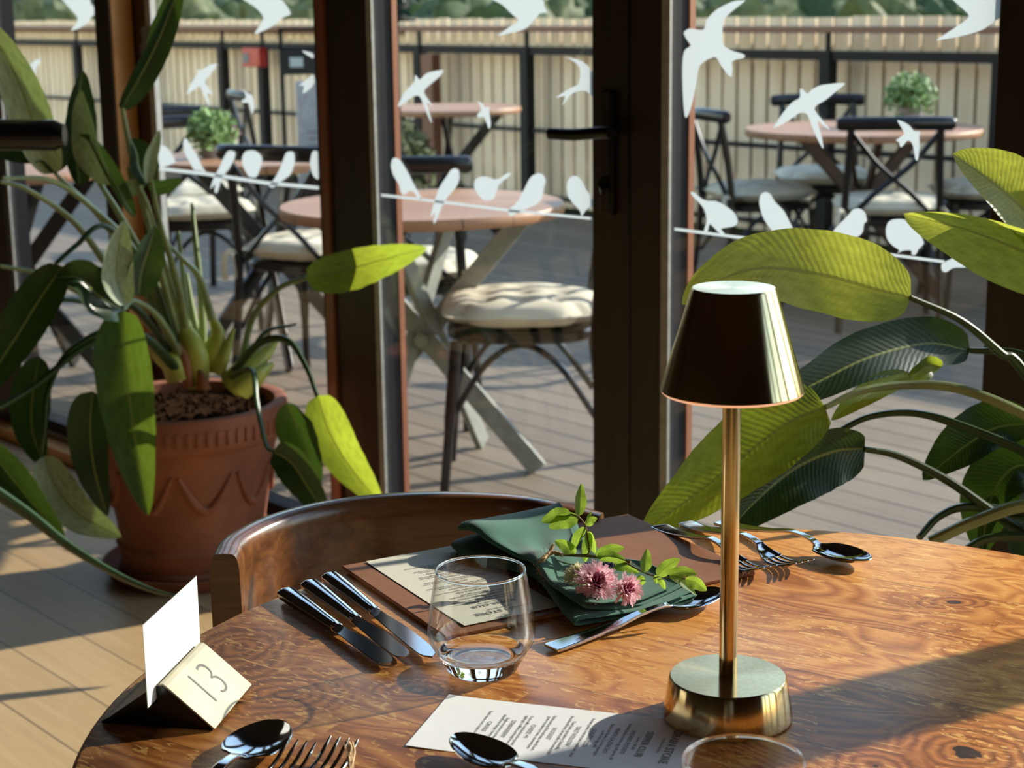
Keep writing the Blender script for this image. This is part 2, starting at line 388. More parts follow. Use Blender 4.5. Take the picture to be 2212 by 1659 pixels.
def m_cloth():
    k = NT('green_linen'); c = k.coords('Object'); nz = k.noise(c, 30, 4)
    k.l(k.ramp(nz, [(.3, (.010, .080, .042)), (.7, (.018, .125, .070))]), k.p.inputs['Base Color']); k.p.inputs['Roughness'].default_value = .85
    k.p.inputs['Sheen Weight'].default_value = .2
    w1 = k.n('ShaderNodeTexWave'); w1.inputs['Scale'].default_value = 500; k.l(c, w1.inputs[0])
    k.bump(k.noise(c, 700, 2), .35, .0008); return k.m
M['cloth'] = m_cloth()
M['rose_leaf'] = m_leaf('rose_leaf', (.09, .17, .03), (.42, .60, .06), .5, .5)
M['pink'] = m_paper('pink_petal', (.90, .60, .66), .35); M['pink_core'] = simple('magenta_floret', (.70, .20, .32), .6)
M['cream_petal'] = m_paper('cream_petal', (.80, .78, .52), .3)
M['lavender'] = simple('lavender_floret', (.05, .035, .16), .7)
M['twine'] = simple('jute_twine', (.50, .34, .18), .9, noise_=(300, .3), bump=.6, bscale=400)
M['twig'] = simple('reddish_twig', (.16, .10, .03), .6)
M['bush'] = simple('bush_foliage', (.035, .062, .016), .8, noise_=(6, .5))
M['bush_olive'] = simple('olive_foliage', (.085, .10, .03), .7, noise_=(4, .4))
M['herb'] = simple('herb_foliage', (.20, .33, .10), .6, noise_=(30, .4))
M['teal_leaf'] = simple('teal_foliage', (.015, .06, .045), .4, noise_=(30, .4))
M['red'] = simple('red_enamel', (.42, .01, .012), .3); M['zinc'] = simple('grey_zinc', (.30, .27, .27), .5)
M['board_black'] = simple('black_board', (.012, .014, .014), .5); M['board_grey'] = simple('pale_grey_panel', (.40, .40, .43), .6)
M['chalk'] = simple('pale_chalk', (.45, .52, .50), .9)
M['beige'] = m_wood('pale_timber_post', (.40, .31, .19), (.56, .45, .30), scale=(12, 12, .8), rough=.7, coat=0)
def m_field():
    k = NT('fields'); c = k.coords('Object', rot=(0, 0, .5))
    v = k.n('ShaderNodeTexVoronoi'); v.inputs['Scale'].default_value = .022; k.l(c, v.inputs['Vector'])
    sp = k.n('ShaderNodeSeparateXYZ'); k.l(v.outputs['Color'], sp.inputs[0])
    col = k.ramp(sp.outputs[0], [(.2, (.20, .22, .07)), (.45, (.33, .29, .13)), (.62, (.42, .36, .19)), (.85, (.14, .19, .055))])
    n2 = k.noise(c, .12, 4); col = k.mix(k.math('MULTIPLY', k.math('GREATER_THAN', n2, .56), .8), col, (.06, .095, .03))
    k.l(col, k.p.inputs['Base Color']); k.p.inputs['Roughness'].default_value = 1; return k.m
M['field'] = m_field()
# ================================================================ the room
U0, U1, NB, HT = -6.6, 3.2, -2.6, 2.75
mb = MB(); mb.wbox(U0, U1, NB, GN+.04, -.06, 0); struct(mb.build('floor', M['floor']))
mb = MB(); mb.wbox(U0-.1, U1+.1, NB-.1, GN+.4, HT, HT+.1); struct(mb.build('ceiling', M['ceiling']))
mb = MB(); mb.wbox(U0, U1, NB-.1, NB, 0, HT); struct(mb.build('wall_back', M['wall']))
mb = MB(); mb.wbox(U0-.1, U0, NB, GN+.06, 0, HT); struct(mb.build('wall_left', M['wall']))
mb = MB(); mb.wbox(U1, U1+.1, NB, GN+.06, 0, HT); struct(mb.build('wall_right', M['wall']))
mb = MB(); mb.wbox(U0, U1, GN-.03, GN+.08, 2.32, HT); struct(mb.build('wall_front', M['frame']))
# threshold: silver lip outside, orange-brown timber inside
mb = MB(); mb.wbox(U0, U1, GN-.075, GN-.012, 0, .035); struct(mb.build('trim_1', M['orange_timber'], bevel=.004))
mb = MB(); mb.wbox(U0, U1, GN-.010, GN+.055, -.01, .05); struct(mb.build('trim_2', M['silver'], bevel=.003))
# upright members: (u0, u1, n_front)
def member(name, u0, u1, nf, silver=True, red=True, sw=.02):
    mb = MB(); mb.wbox(u0, u1, nf, GN+.05, 0, 2.34); o = struct(mb.build(name, M['frame'], bevel=.003))
    if silver:
        mb = MB(); mb.wbox(u1, u1+sw, GN-.009, GN-.003, .05, 2.32); mb.build('spacer_strip', M['silver'], o)
        mb = MB(); mb.wbox(u1, u1+.006, GN+.002, GN+.054, .05, 2.32); mb.build('seal_strip', M['seal'], o)
    if red:
        mb = MB(); mb.wbox(u1+.001, u1+.010, GN+.054, GN+.068, .02, 2.32); mb.build('edge_bead', M['terracotta_timber'], o)
    return o
member('window_1', -5.25, -4.905, GN-.02, red=False, sw=.015)
mb = MB(); mb.wbox(-4.16, -4.083, GN-.062, GN-.002, 0, 2.34); struct(mb.build('trim_3', M['orange_timber'], bevel=.002))
mb = MB(); mb.wbox(-4.166, -4.16, GN-.066, GN-.002, 0, 2.34); struct(mb.build('trim_4', M['frame']))  # thin dark facings here and below paint shade on the post's unlit faces
mb = MB(); mb.wbox(-4.162, -4.088, GN-.066, GN-.061, 0, 2.34); struct(mb.build('trim_5', M['frame']))
mb = MB(); mb.wbox(-4.15, -4.075, GN-.001, GN+.03, 0, 2.34); o = struct(mb.build('window_2', M['seal']))
mb = MB(); mb.wbox(-4.075, -4.012, GN-.001, GN+.03, 0.02, 2.34); mb.build('sash_stile', m_wood('red_brown_sash', (.030, .012, .008), (.055, .020, .012), scale=(20, 20, 1.5)), o)
mb = MB(); mb.wbox(-4.012, -3.984, GN-.004, GN+.012, .05, 2.32); mb.build('spacer_strip', M['silver'], o)
o = member('window_3', -3.245, -3.050, GN-.012)
mb = MB(); mb.wbox(-3.225, -3.195, GN-.020, GN-.012, 0, 2.34); mb.build('cover_strip', M['terracotta_timber'], o)
d3 = member('door_1', -2.343, -2.166, GN-.012)
mb = MB(); mb.wbox(-2.247, -2.241, GN-.0135, GN-.011, 0, 2.34); mb.build('joint_gap', M['black_block'], d3)
member('window_4', -1.475, -1.17, GN-.012)
for i, (a, b) in enumerate([(-.53, -.452), (.22, .34), (1.05, 1.17), (1.95, 2.07)]): member('window_%d' % (5+i), a, b, GN-.02)
# panes
gl = [(-4.905, -4.15), (-4.012, -3.245), (-3.05, -2.343), (-2.166, -1.475), (-1.17, -.53), (-.452, .22), (.34, 1.05), (1.17, 1.95), (2.07, U1), (U0, -5.25)]
for i, (a, b) in enumerate(gl):
    mb = MB(); mb.wbox(a, b, GN-.003, GN+.001, .05, 2.32); struct(mb.build('window_%d' % (20+i), M['pane']))
# bottom rails of the leaves
for i, (a, b) in enumerate(gl[:9]):
    mb = MB(); mb.wbox(a, b, GN-.010, GN+.048, .05, .085); struct(mb.build('trim_%d' % (10+i), M['seal']))
# door handle
def wq(x, y, n): q = onwall(x, y, n); return W(q.x, n, q.y)
h = empty('door_handle', wq(1308, 290, GN-.013)); h['kind'] = 'structure'; h['label'] = 'black lever handle on a bronze plate on the dark door stile'
mb = MB(); a = onwall(1298, 195, GN-.014); b = onwall(1330, 465, GN-.014)
mb.wbox(a.x, b.x-.005, GN-.020, GN-.012, b.y, a.y); mb.build('handle_plate', simple('bronze_plate', (.05, .035, .02), .35, .6), h, bevel=.004)
mb = MB(); mb.wbox(b.x-.012, b.x+.002, GN-.024, GN-.012, b.y, a.y); mb.build('plate_edge', M['chair_black'], h, bevel=.003)
mb = MB()
mb.tube([wq(1322, 288, GN-.012), wq(1322, 288, GN-.06)], .011, 14)
mb.tube(smooth([wq(1322, 288, GN-.055), wq(1295, 287, GN-.062), wq(1240, 291, GN-.065), wq(1186, 289, GN-.062)]), [.010]*19, 12, sx=.7, sy=1.1, up=(0, 0, 1))
mb.build('lever', M['chair_black'], h)
mb = MB(); mb.tube([wq(1305, 395, GN-.012), wq(1305, 395, GN-.032)], .012, 14); mb.tube([wq(1305, 400, GN-.036), wq(1303, 415, GN-.030)], [.013, .008], 12, sx=.5); mb.build('thumb_turn', M['chair_black'], h)

# ================================================================ bird stickers and wires on the glass
def decal(name, pts, off, sc, label, cat='sticker', rounds=2, n=GN-.0045, th=.0006):
    P = [V((off[0]+x/sc, off[1]+y/sc)) for x, y in pts]
    for _ in range(rounds):
        Q = []
        for i in range(len(P)):
            a, b = P[i], P[(i+1) % len(P)]; Q += [a*.8+b*.2, a*.2+b*.8]
        P = Q
    q = [onwall(p.x, p.y, n) for p in P]
    c = sum((W(a.x, n, a.y) for a in q), V())/len(q)
    bm = bmesh.new(); vs = [bm.verts.new(W(a.x, n, a.y)-c) for a in q]
    me = bpy.data.meshes.new(name); bm.free(); me.materials.append(M['decal'])
    me.from_pydata([tuple(W(a.x, n, a.y)-c) for a in q], [], [tuple(t_) for t_ in tessellate_polygon([[V((a.x, a.y, 0)) for a in q]])])
    o = bpy.data.objects.new(name, me); o.location = c; COL.objects.link(o); return tag(o, label, cat, 'white bird stickers on the glass doors' if 'wire' not in name else None)
R_, C_, L_ = ((1400, 0), 2.719), ((680, 0), 2.962), ((0, 0), 2.962)
FL = 'swallow_sticker'; PB = 'perched_bird_sticker'
for off, name, lab, pts in [
 (R_, FL, 'largest white swallow sticker, wings spread beside the door stile on right-hand pane', [(572,0),(500,5),(400,55),(345,110),(330,175),(300,176),(240,165),(205,190),(225,230),(255,270),(215,290),(203,340),(200,430),(205,580),(215,690),(230,690),(260,610),(285,470),(300,385),(345,350),(400,330),(430,390),(490,465),(497,400),(490,355),(568,340),(570,320),(480,295),(440,265),(435,180),(445,110),(500,60),(572,4)]),
 (R_, FL, 'large white swallow sticker cut by the top right corner above red handrail', [(1760,-30),(1790,0),(1840,45),(1890,90),(1860,125),(1690,235),(1700,237),(1830,215),(1960,180),(2030,130),(2120,65),(2130,-10),(2000,-60)]),
 (R_, FL, 'white swallow sticker with forked tail flying over the large round patio table', [(1170,485),(1090,490),(1010,500),(960,525),(935,555),(905,520),(890,520),(895,575),(845,600),(800,650),(730,755),(760,745),(840,700),(890,660),(935,665),(960,740),(1010,850),(1032,880),(1020,800),(990,700),(1030,740),(1075,770),(1020,700),(975,645),(985,620),(1040,590),(1100,540)]),
 (R_, FL, 'small white swallow sticker in front of the crossed chair back', [(1460,703),(1475,730),(1500,770),(1505,790),(1480,805),(1452,825),(1475,835),(1480,868),(1500,855),(1520,825),(1545,830),(1560,870),(1570,940),(1585,945),(1595,860),(1592,790),(1600,770),(1560,770),(1540,740),(1500,715)]),
 (R_, PB, 'white perched bird sticker with raised tail, first on the right-hand wire', [(250,1125),(270,1130),(330,1180),(400,1180),(450,1205),(510,1250),(530,1300),(510,1330),(440,1340),(425,1345),(455,1378),(420,1372),(380,1330),(360,1310),(350,1362),(325,1362),(345,1300),(335,1240),(310,1200),(250,1140)]),
 (R_, PB, 'white perched bird sticker leaning back, second on the right-hand wire', [(650,1190),(660,1140),(690,1125),(720,1140),(740,1180),(770,1210),(800,1240),(830,1300),(860,1360),(930,1422),(870,1422),(830,1380),(790,1370),(750,1405),(700,1405),(740,1370),(700,1320),(670,1270)]),
 (R_, PB, 'white perched bird sticker just above the brightly lit big leaf', [(1040,1410),(1110,1330),(1180,1260),(1200,1230),(1240,1222),(1275,1245),(1288,1300),(1268,1310),(1262,1370),(1200,1410),(1180,1435),(1120,1435),(1060,1450),(1000,1450)]),
 (R_, PB, 'plump white perched bird sticker partly hidden by the yellow tipped leaf', [(1395,1350),(1405,1310),(1430,1290),(1480,1285),(1510,1290),(1540,1330),(1600,1380),(1625,1430),(1590,1460),(1570,1500),(1545,1495),(1550,1470),(1500,1470),(1460,1490),(1480,1470),(1430,1440),(1400,1400)]),
 (R_, PB, 'sliver of white bird sticker between leaf and the right-hand dark post', [(1990,1310),(2030,1280),(2085,1265),(2085,1330),(2064,1328)]),
 (R_, FL, 'small white swallow sticker at the right end of the wire', [(1720,1550),(1760,1530),(1800,1510),(1920,1570),(1850,1572),(1790,1572),(1750,1602),(1725,1592)]),
 (C_, FL, 'large white swallow sticker cut by the top edge of the middle pane', [(1120,-20),(1140,0),(1200,30),(1260,90),(1310,130),(1280,150),(1160,230),(1190,225),(1350,190),(1420,110),(1440,85),(1490,80),(1470,50),(1460,-20)]),
 (C_, FL, 'white swallow sticker at left of the middle pane over the terracotta bead', [(830,445),(760,455),(710,470),(670,515),(650,485),(640,480),(638,525),(600,560),(560,610),(525,690),(560,670),(630,615),(670,610),(700,680),(745,790),(750,780),(725,690),(715,650),(765,690),(700,600),(700,575),(750,530),(800,490)]),
 (C_, FL, 'white swallow sticker right of the middle pane just above the door lever', [(1585,360),(1640,380),(1690,420),(1700,460),(1690,540),(1640,560),(1530,630),(1570,620),(1610,610),(1575,690),(1640,600),(1690,580),(1740,580),(1800,640),(1830,640),(1830,460),(1770,465),(1750,420),(1700,385)]),
 (C_, FL, 'smallest white swallow sticker in the middle of the middle pane', [(1035,640),(1060,680),(1065,710),(1035,735),(1050,755),(1085,745),(1100,790),(1115,830),(1128,800),(1120,740),(1115,700),(1120,680),(1090,690),(1075,665)]),
 (C_, PB, 'slim white perched bird sticker leftmost on the middle pane wire', [(485,1060),(495,1015),(520,1008),(545,1020),(590,1090),(640,1190),(690,1280),(660,1270),(630,1225),(600,1220),(580,1245),(550,1240),(540,1180),(500,1120)]),
 (C_, PB, 'long tailed white perched bird sticker below the black chair rail', [(735,1400),(770,1270),(800,1190),(850,1120),(870,1085),(900,1075),(925,1090),(925,1150),(910,1190),(870,1240),(840,1270),(810,1330),(770,1430),(755,1425),(775,1350)]),
 (C_, PB, 'round white perched bird sticker with tail up in front of patio table', [(1015,1190),(1030,1140),(1080,1125),(1140,1145),(1170,1150),(1240,1100),(1260,1115),(1175,1180),(1165,1230),(1140,1280),(1080,1285),(1040,1240)]),
 (C_, PB, 'white perched bird sticker facing right, fourth on the middle pane wire', [(1230,1350),(1300,1290),(1340,1210),(1380,1130),(1430,1105),(1465,1120),(1480,1160),(1465,1200),(1460,1260),(1420,1310),(1340,1340),(1250,1390)]),
 (C_, PB, 'large white perched bird sticker below the door lock', [(1610,1190),(1625,1140),(1660,1122),(1700,1140),(1730,1200),(1770,1270),(1825,1345),(1760,1320),(1730,1350),(1705,1390),(1700,1350),(1660,1310),(1620,1260)]),
 (L_, FL, 'white swallow sticker on leftmost pane beside the orange post top', [(380,-20),(400,0),(450,60),(500,110),(490,150),(445,200),(500,185),(560,150),(590,100),(620,90),(610,50),(580,25),(575,-20)]),
 (L_, FL, 'large white swallow sticker at the top of second pane from left', [(1540,-15),(1560,0),(1640,50),(1690,110),(1670,150),(1620,225),(1680,200),(1760,160),(1810,110),(1865,95),(1845,50),(1790,-20)]),
 (L_, FL, 'white swallow sticker with long split tail, middle of second pane', [(1400,400),(1330,420),(1290,450),(1265,440),(1265,470),(1230,520),(1185,610),(1220,590),(1280,545),(1300,600),(1335,680),(1345,670),(1320,590),(1370,610),(1320,540),(1310,520),(1360,460)]),
 (L_, FL, 'tiny white swallow sticker beside the black railing post in second pane', [(1545,560),(1570,600),(1575,630),(1545,640),(1550,660),(1590,655),(1600,690),(1610,735),(1628,700),(1620,640),(1615,610),(1580,595)]),
 (L_, FL, 'tip of a white swallow sticker over the black menu board', [(1925,320),(2008,340),(2008,378),(1960,350)]),
 (L_, FL, 'forked white swallow sticker over the pale grey panel', [(2012,470),(1960,510),(1905,550),(1950,545),(1930,610),(2012,545)]),
 (L_, FL, 'white swallow sticker behind the long rolled leaf, left piece', [(895,175),(940,165),(960,180),(985,100),(1010,100),(1000,220),(1060,280),(1098,295),(1070,310),(1070,390),(1040,380),(1000,300),(930,330),(905,370),(895,310),(915,250)]),
 (L_, FL, 'pale swallow sticker low on the leftmost pane', [(270,370),(220,385),(170,440),(200,460),(235,520),(225,450)]),
 (L_, PB, 'plump white perched bird sticker beside the silver strip', [(1010,980),(1020,930),(1060,935),(1100,980),(1125,1040),(1090,1055),(1050,1068),(1015,1060)]),
 (L_, PB, 'slim white perched bird sticker second from left on the left wire', [(1170,920),(1180,885),(1195,885),(1230,950),(1270,1010),(1290,1060),(1320,1105),(1280,1090),(1240,1090),(1215,1040),(1180,980)]),
 (L_, PB, 'white perched bird sticker with forked tail hanging under the left wire', [(1340,1220),(1370,1130),(1400,1080),(1430,1010),(1460,960),(1510,970),(1500,1020),(1460,1090),(1420,1130),(1390,1240),(1370,1230),(1380,1170)]),
 (L_, PB, 'round white perched bird sticker centre of the left wire', [(1545,1010),(1570,965),(1630,960),(1680,1000),(1670,1070),(1640,1140),(1590,1130),(1555,1070)]),
 (L_, PB, 'upright white perched bird sticker near right end of the left wire', [(1715,1190),(1760,1140),(1800,1060),(1830,970),(1885,970),(1885,1050),(1860,1120),(1800,1160),(1745,1205)]),
 (L_, PB, 'white perched bird sticker cut off by the dark middle-left jamb', [(1980,1040),(2000,960),(2045,970),(2045,1160),(2000,1125)]),
 (L_, PB, 'white perched bird sticker seen between plant leaves near the orange post', [(570,950),(600,930),(640,980),(620,1020),(590,1010)]),
]:
    decal(name, pts, off[0], off[1], lab)
def wire(off, pts, th, lab):
    up = [(x, y-th/2) for x, y in pts]; dn = [(x, y+th/2) for x, y in pts][::-1]
    decal('wire_sticker', up+dn, off[0], off[1], lab, rounds=0, n=GN-.0039)
wire(R_, [(155,1345),(500,1390),(860,1432),(1340,1485),(1740,1538)], 17, 'thin white wire sticker under birds on the right-hand pane')
wire(C_, [(425,1248),(700,1278),(1230,1345),(1830,1404)], 17, 'thin white wire sticker under birds on the middle pane')
wire(L_, [(930,1070),(1300,1110),(1700,1170),(2040,1202)], 22, 'thin white wire sticker under birds on the second pane from left')

# ================================================================ outside: deck, railing, fence, land
mb = MB(); mb.wbox(-26, 10, GN+.04, 7.55, -.12, -.02); struct(mb.build('deck', M['deck']))
mb = MB(); mb.box(W(-4.93, 2.66, 1.3), (.085, .1, 2.65), rz=-NA); tag(mb.build('roof_post', M['beige'], bevel=.004), 'pale square timber post standing just outside the leftmost pane', 'post')
FN = 7.31
mb = MB(); random.seed(3)
k = 0; u = -22.
mb0 = MB()
while u < 4:
    hgt = 1.205+random.uniform(-.006, .006)
    tgt = mb
    tgt.wbox(u, u+.0915+random.uniform(-.004, .004), FN+.05, FN+.068+random.uniform(0, .004), .03, hgt); u += .112
f = empty('picket_fence', W(-6, FN+.06, 0), 0, 'pale timber picket fence standing behind the black railing', 'fence')
mb.build('pickets', M['picket'], f)
for z in (.25, .95):
    m2 = MB(); m2.wbox(-22, 4, FN+.07, FN+.11, z, z+.08); m2.build('backing_rail', M['picket'], f)
r = empty('deck_railing', W(-6, FN-.1, 0), 0, 'black metal railing with red-brown timber handrail around the deck', 'railing')
mb = MB(); mb.wbox(-22, 4, FN-.13, FN-.05, 1.125, 1.16); mb.build('handrail', M['rail_red'], r, bevel=.004)
mb = MB(); mb.wbox(-22, 4, FN-.11, FN-.07, .985, 1.035); mb.build('top_rail', M['rail_black'], r)
mb = MB(); mb.wbox(-22, 4, FN-.10, FN-.08, .505, .53); mb.build('middle_rail', M['rail_black'], r)
mb = MB(); mb.wbox(-22, 4, FN-.10, FN-.08, .09, .115); mb.build('bottom_rail', M['rail_black'], r)
for u in (-16.6, -14.2, -13.0, -11.77, -11.2, -10.45, -9.27, -8.18, -6.98+1.18, -4.75, -3.4, -1., 1.4):
    mb = MB(); mb.wbox(u-.035, u+.035, FN-.125, FN-.055, -.02, 1.03); mb.wbox(u-.012, u+.012, FN-.1, FN-.08, 1.03, 1.13); mb.build('railing_post', M['rail_black'], r)
mb = MB(); mb.wbox(-22, -9.6, FN-.02, FN+.02, 1.10, 1.16); mb.wbox(-9.12, -9.0, FN-.2, FN-.13, -.02, .98)
tag(mb.build('brown_post', M['rail_red']), 'dark red-brown timber post and beam beside the railing corner', 'post')
# red sign box on the railing
mb = MB(); mb.wbox(-11.32, -11.08, FN-.2, FN-.13, .86, 1.0); rb = tag(mb.build('red_box', M['red'], bevel=.006), 'small red box fixed to the black railing', 'box')
mb = MB(); mb.wbox(-11.30, -11.22, FN-.205, FN-.2, .89, .96); mb.build('white_patch', M['decal'], rb)
# menu board and panel left of the middle-left jamb
def facing(px, py, Y): return atY(px, py, Y)
g = empty('menu_stand', facing(645, 130, 9.2)*1.0-V((0, 0, facing(645, 130, 9.2).z+.02)), 0, 'black framed menu stand with a small pale panel on the deck', 'sign')
c = g.location
mb = MB(); mb.box(c+V((.03, 0, 1.03)), (.26, .03, .13)); mb.build('display_box', M['board_black'], g, bevel=.004)
mb = MB(); mb.box(c+V((-.01, -.018, 1.03)), (.07, .004, .05)); mb.build('pale_panel', M['chalk'], g)
mb = MB()
for dx in (-.09, .13): mb.box(c+V((dx, 0, .6)), (.02, .02, 1.2))
for dz in (1.2, 1.1): mb.box(c+V((.02, 0, dz)), (.24, .02, .015))
mb.build('frame', M['rail_black'], g)
c2 = facing(668, 215, 9.0)
mb = MB(); mb.box((c2.x+.03, c2.y, .46), (.20, .03, .92)); pn = tag(mb.build('pavement_sign', M['board_grey'], bevel=.01), 'pale grey panel sign standing left of the dark jamb', 'sign')
mb = MB(); random.seed(5)
for i in range(5): mb.box((c2.x+.02+random.uniform(-.01, .01), c2.y-.017, .66-.035*i), (.06+random.uniform(-.02, .02), .002, .008))
mb.build('dark_marks', M['ink'], pn)
# dense hedge added behind the pickets to keep sun off their sides
mbh = MB(); random.seed(8)
for i in range(3600):
    p = W(random.uniform(-21, 3.5), FN+random.uniform(.17, .5), random.uniform(.5, 1.15)); q = V((random.gauss(0, 1), random.gauss(0, 1), random.gauss(0, 1))).normalized()*.045; s_ = q.orthogonal().normalized()*.03
    mbh.add([p-q, p+s_, p+q, p-s_], [(0, 1, 2, 3)])
mbh.wbox(-21, 3.5, FN+.2, FN+.45, -.1, 1.12)
tag(mbh.build('hedge', M['bush']), 'added dark green hedge behind the picket fence, blocking sun in its gaps', 'hedge', kind='stuff')
# terrain
def grid(name, x0, x1, y0, y1, nx, ny, fz, mat):
    mb = MB(); vs = []
    for j in range(ny+1):
        for i in range(nx+1):
            x = x0+(x1-x0)*i/nx; y = y0+(y1-y0)*(j/ny)**2; vs.append((x, y, fz(x, y)))
    mb.add(vs, [(j*(nx+1)+i, j*(nx+1)+i+1, (j+1)*(nx+1)+i+1, (j+1)*(nx+1)+i) for j in range(ny) for i in range(nx)], True)
    return mb.build(name, mat)
def tz(x, y):
    d = max(0, (y-20))
    return -2.5 - 9*(1-exp(-d/60)) + 30*max(0, (y-150)/500)**1.5 + 52*min(1, max(0, (y-400)/260))**1.3 + 1.5*noise.noise(V((x*.012, y*.012, 0)))
struct(grid('field_ground', -620, 620, 12, 800, 70, 70, tz, M['field']))
def blob(mb, c, r, seed, n=10, amp=.35, sq=(1, 1, 1)):
    bm = bmesh.new(); bmesh.ops.create_icosphere(bm, subdivisions=4 if n > 8 else 3, radius=1)
    vs = []
    for v in bm.verts:
        q = v.co.copy(); d = 1+amp*noise.noise(q*1.6+V((seed, 0, 0)))+amp*.6*noise.noise(q*5+V((0, seed, 0)))+amp*.4*noise.noise(q*12+V((0, 0, seed)))
        vs.append(V((q.x*sq[0], q.y*sq[1], q.z*sq[2]))*(r*d)+V(c))
    mb.add(vs, [tuple(x.index for x in f.verts) for f in bm.faces], True); bm.free()
random.seed(11)
tl = [(-.265,60,3.0,'bush_olive','rounded olive hedge tree left of the orange post'),(-.20,52,3.4,'bush_olive','olive green tree just right of the orange post'),(-.165,75,4.5,'bush','dark tree above the railing behind second pane'),(-.125,48,2.6,'bush_olive','pale olive bush above the black menu stand'),(-.045,40,2.6,'bush','dark green bush behind the fence at left of the middle pane'),(-.02,34,2.2,'bush','bushy green tree behind the upper swallow in middle pane'),(.012,46,2.8,'bush_olive','light green bush above the middle pane handrail'),(.045,58,3.2,'bush','dark bush beside the door stile above the fence'),(.125,42,2.6,'bush_olive','yellow green tree right of the largest swallow'),(.155,90,4.2,'bush','dark hedgerow tree in the middle of the right-hand view'),(.19,130,5.,'bush','distant dark tree above the patio table plant'),(.215,85,3.6,'bush_olive','olive hedge clump in the right-hand fields'),(.245,100,4.4,'bush','dark tree near the top right swallow'),(.285,120,5.,'bush','distant tree beside the right-hand dark post')]
for i, (t, Y, r_, mt, lab) in enumerate(tl):
    x = t*Y; z = tz(x, Y); top = CZ+Y*.001*random.uniform(-3, 3)
    rr = r_*.62
    e = empty('hedgerow_tree', (x, Y, z), 0, lab, 'tree', 'trees and bushes beyond the fence')
    mb = MB(); blob(mb, (x, Y, top-rr*.8), rr, i*3.1, sq=(1.15, 1.0, .95), amp=.45); mb.build('crown', M[mt], e)
    mb = MB(); mb.tube([(x, Y, z-.2), (x, Y, top-rr*.9)], rr*.11, 8); mb.build('trunk', M['rail_red'], e)
mb = MB(); 
for i in range(70):
    x = -80+2.6*i; Y = 165+12*sin(i*.7); blob(mb, (x, Y, tz(x, Y)+1.2), 2.4, i*1.3, n=5, sq=(1.2, 1, .8))
tag(mb.build('distant_hedge', M['bush']), 'long dark hedge running across the far fields', 'hedge', kind='stuff')
mb = MB()
for i in range(60):
    x = -190+9*i; Y = 420+25*sin(i*.9); blob(mb, (x, Y, tz(x, Y)+4), 9, i*1.7, n=5, sq=(1.2, 1, .8))
tag(mb.build('far_woodland', simple('far_woodland', (.05, .075, .06), .9)), 'dark blue-green woodland along the far hillside', 'woodland', kind='stuff')

# ---------------------------------------------------------------- patio furniture
def patio_chair():
    root = empty('crossback_chair', (0, 0, 0)); B = M['chair_black']
    def P(mb, name): return child(mb.build(name, B), root)
    mb = MB(); vs = []; n = 40
    for z, s in ((.425, .96), (.432, 1), (.45, 1), (.457, .97)):
        for k in range(n):
            a = 2*pi*k/n; cx, cy = cos(a), sin(a); e = 2/3.4
            vs.append((.205*s*abs(cx)**e*(1 if cx > 0 else -1), .205*s*abs(cy)**e*(1 if cy > 0 else -1), z))
    mb.add(vs, [(i*n+k, i*n+(k+1) % n, (i+1)*n+(k+1) % n, (i+1)*n+k) for i in range(3) for k in range(n)]+[tuple(range(n))[::-1], tuple(range(3*n, 4*n))]); P(mb, 'seat')
    for s in (-1, 1):
        mb = MB(); mb.tube(smooth([(s*.20, -.245, 0), (s*.195, -.215, .25), (s*.188, -.20, .45), (s*.180, -.215, .62), (s*.172, -.25, .82)]), .0155, 10); P(mb, 'back_post')
        mb = MB(); mb.tube(smooth([(s*.20, .215, 0), (s*.188, .195, .22), (s*.172, .175, .43)]), [.0135]*6+[.0165]*7, 10); P(mb, 'leg')
        mb = MB(); mb.tube(smooth([(s*.168, -.245, .80), (s*.06, -.232, .67), (-s*.07, -.215, .56), (-s*.165, -.198, .46)]), .0115, 8, sx=1.2, sy=.8); P(mb, 'cross_brace')
    mb = MB(); pts = smooth([(-.225, -.235, .835), (-.15, -.262, .838), (0, -.285, .84), (.15, -.262, .838), (.225, -.235, .835)])
    mb.tube(pts, [.018]+[.024]*(len(pts)-2)+[.018], 14, sx=.85, sy=1.15, up=(0, 0, 1)); P(mb, 'top_rail')
    for s in (-1, 1):
        mb = MB(); mb.tube(smooth([(s*.19, -.2, .22), (s*.16, -.10, .36), (s*.155, 0, .415), (s*.16, .10, .36), (s*.185, .19, .22)]), .009, 8); P(mb, 'bent_brace')
    mb = MB(); mb.tube(smooth([(-.188, .19, .22), (-.10, .165, .36), (0, .16, .415), (.10, .165, .36), (.188, .19, .22)]), .009, 8); P(mb, 'bent_brace')
    return root
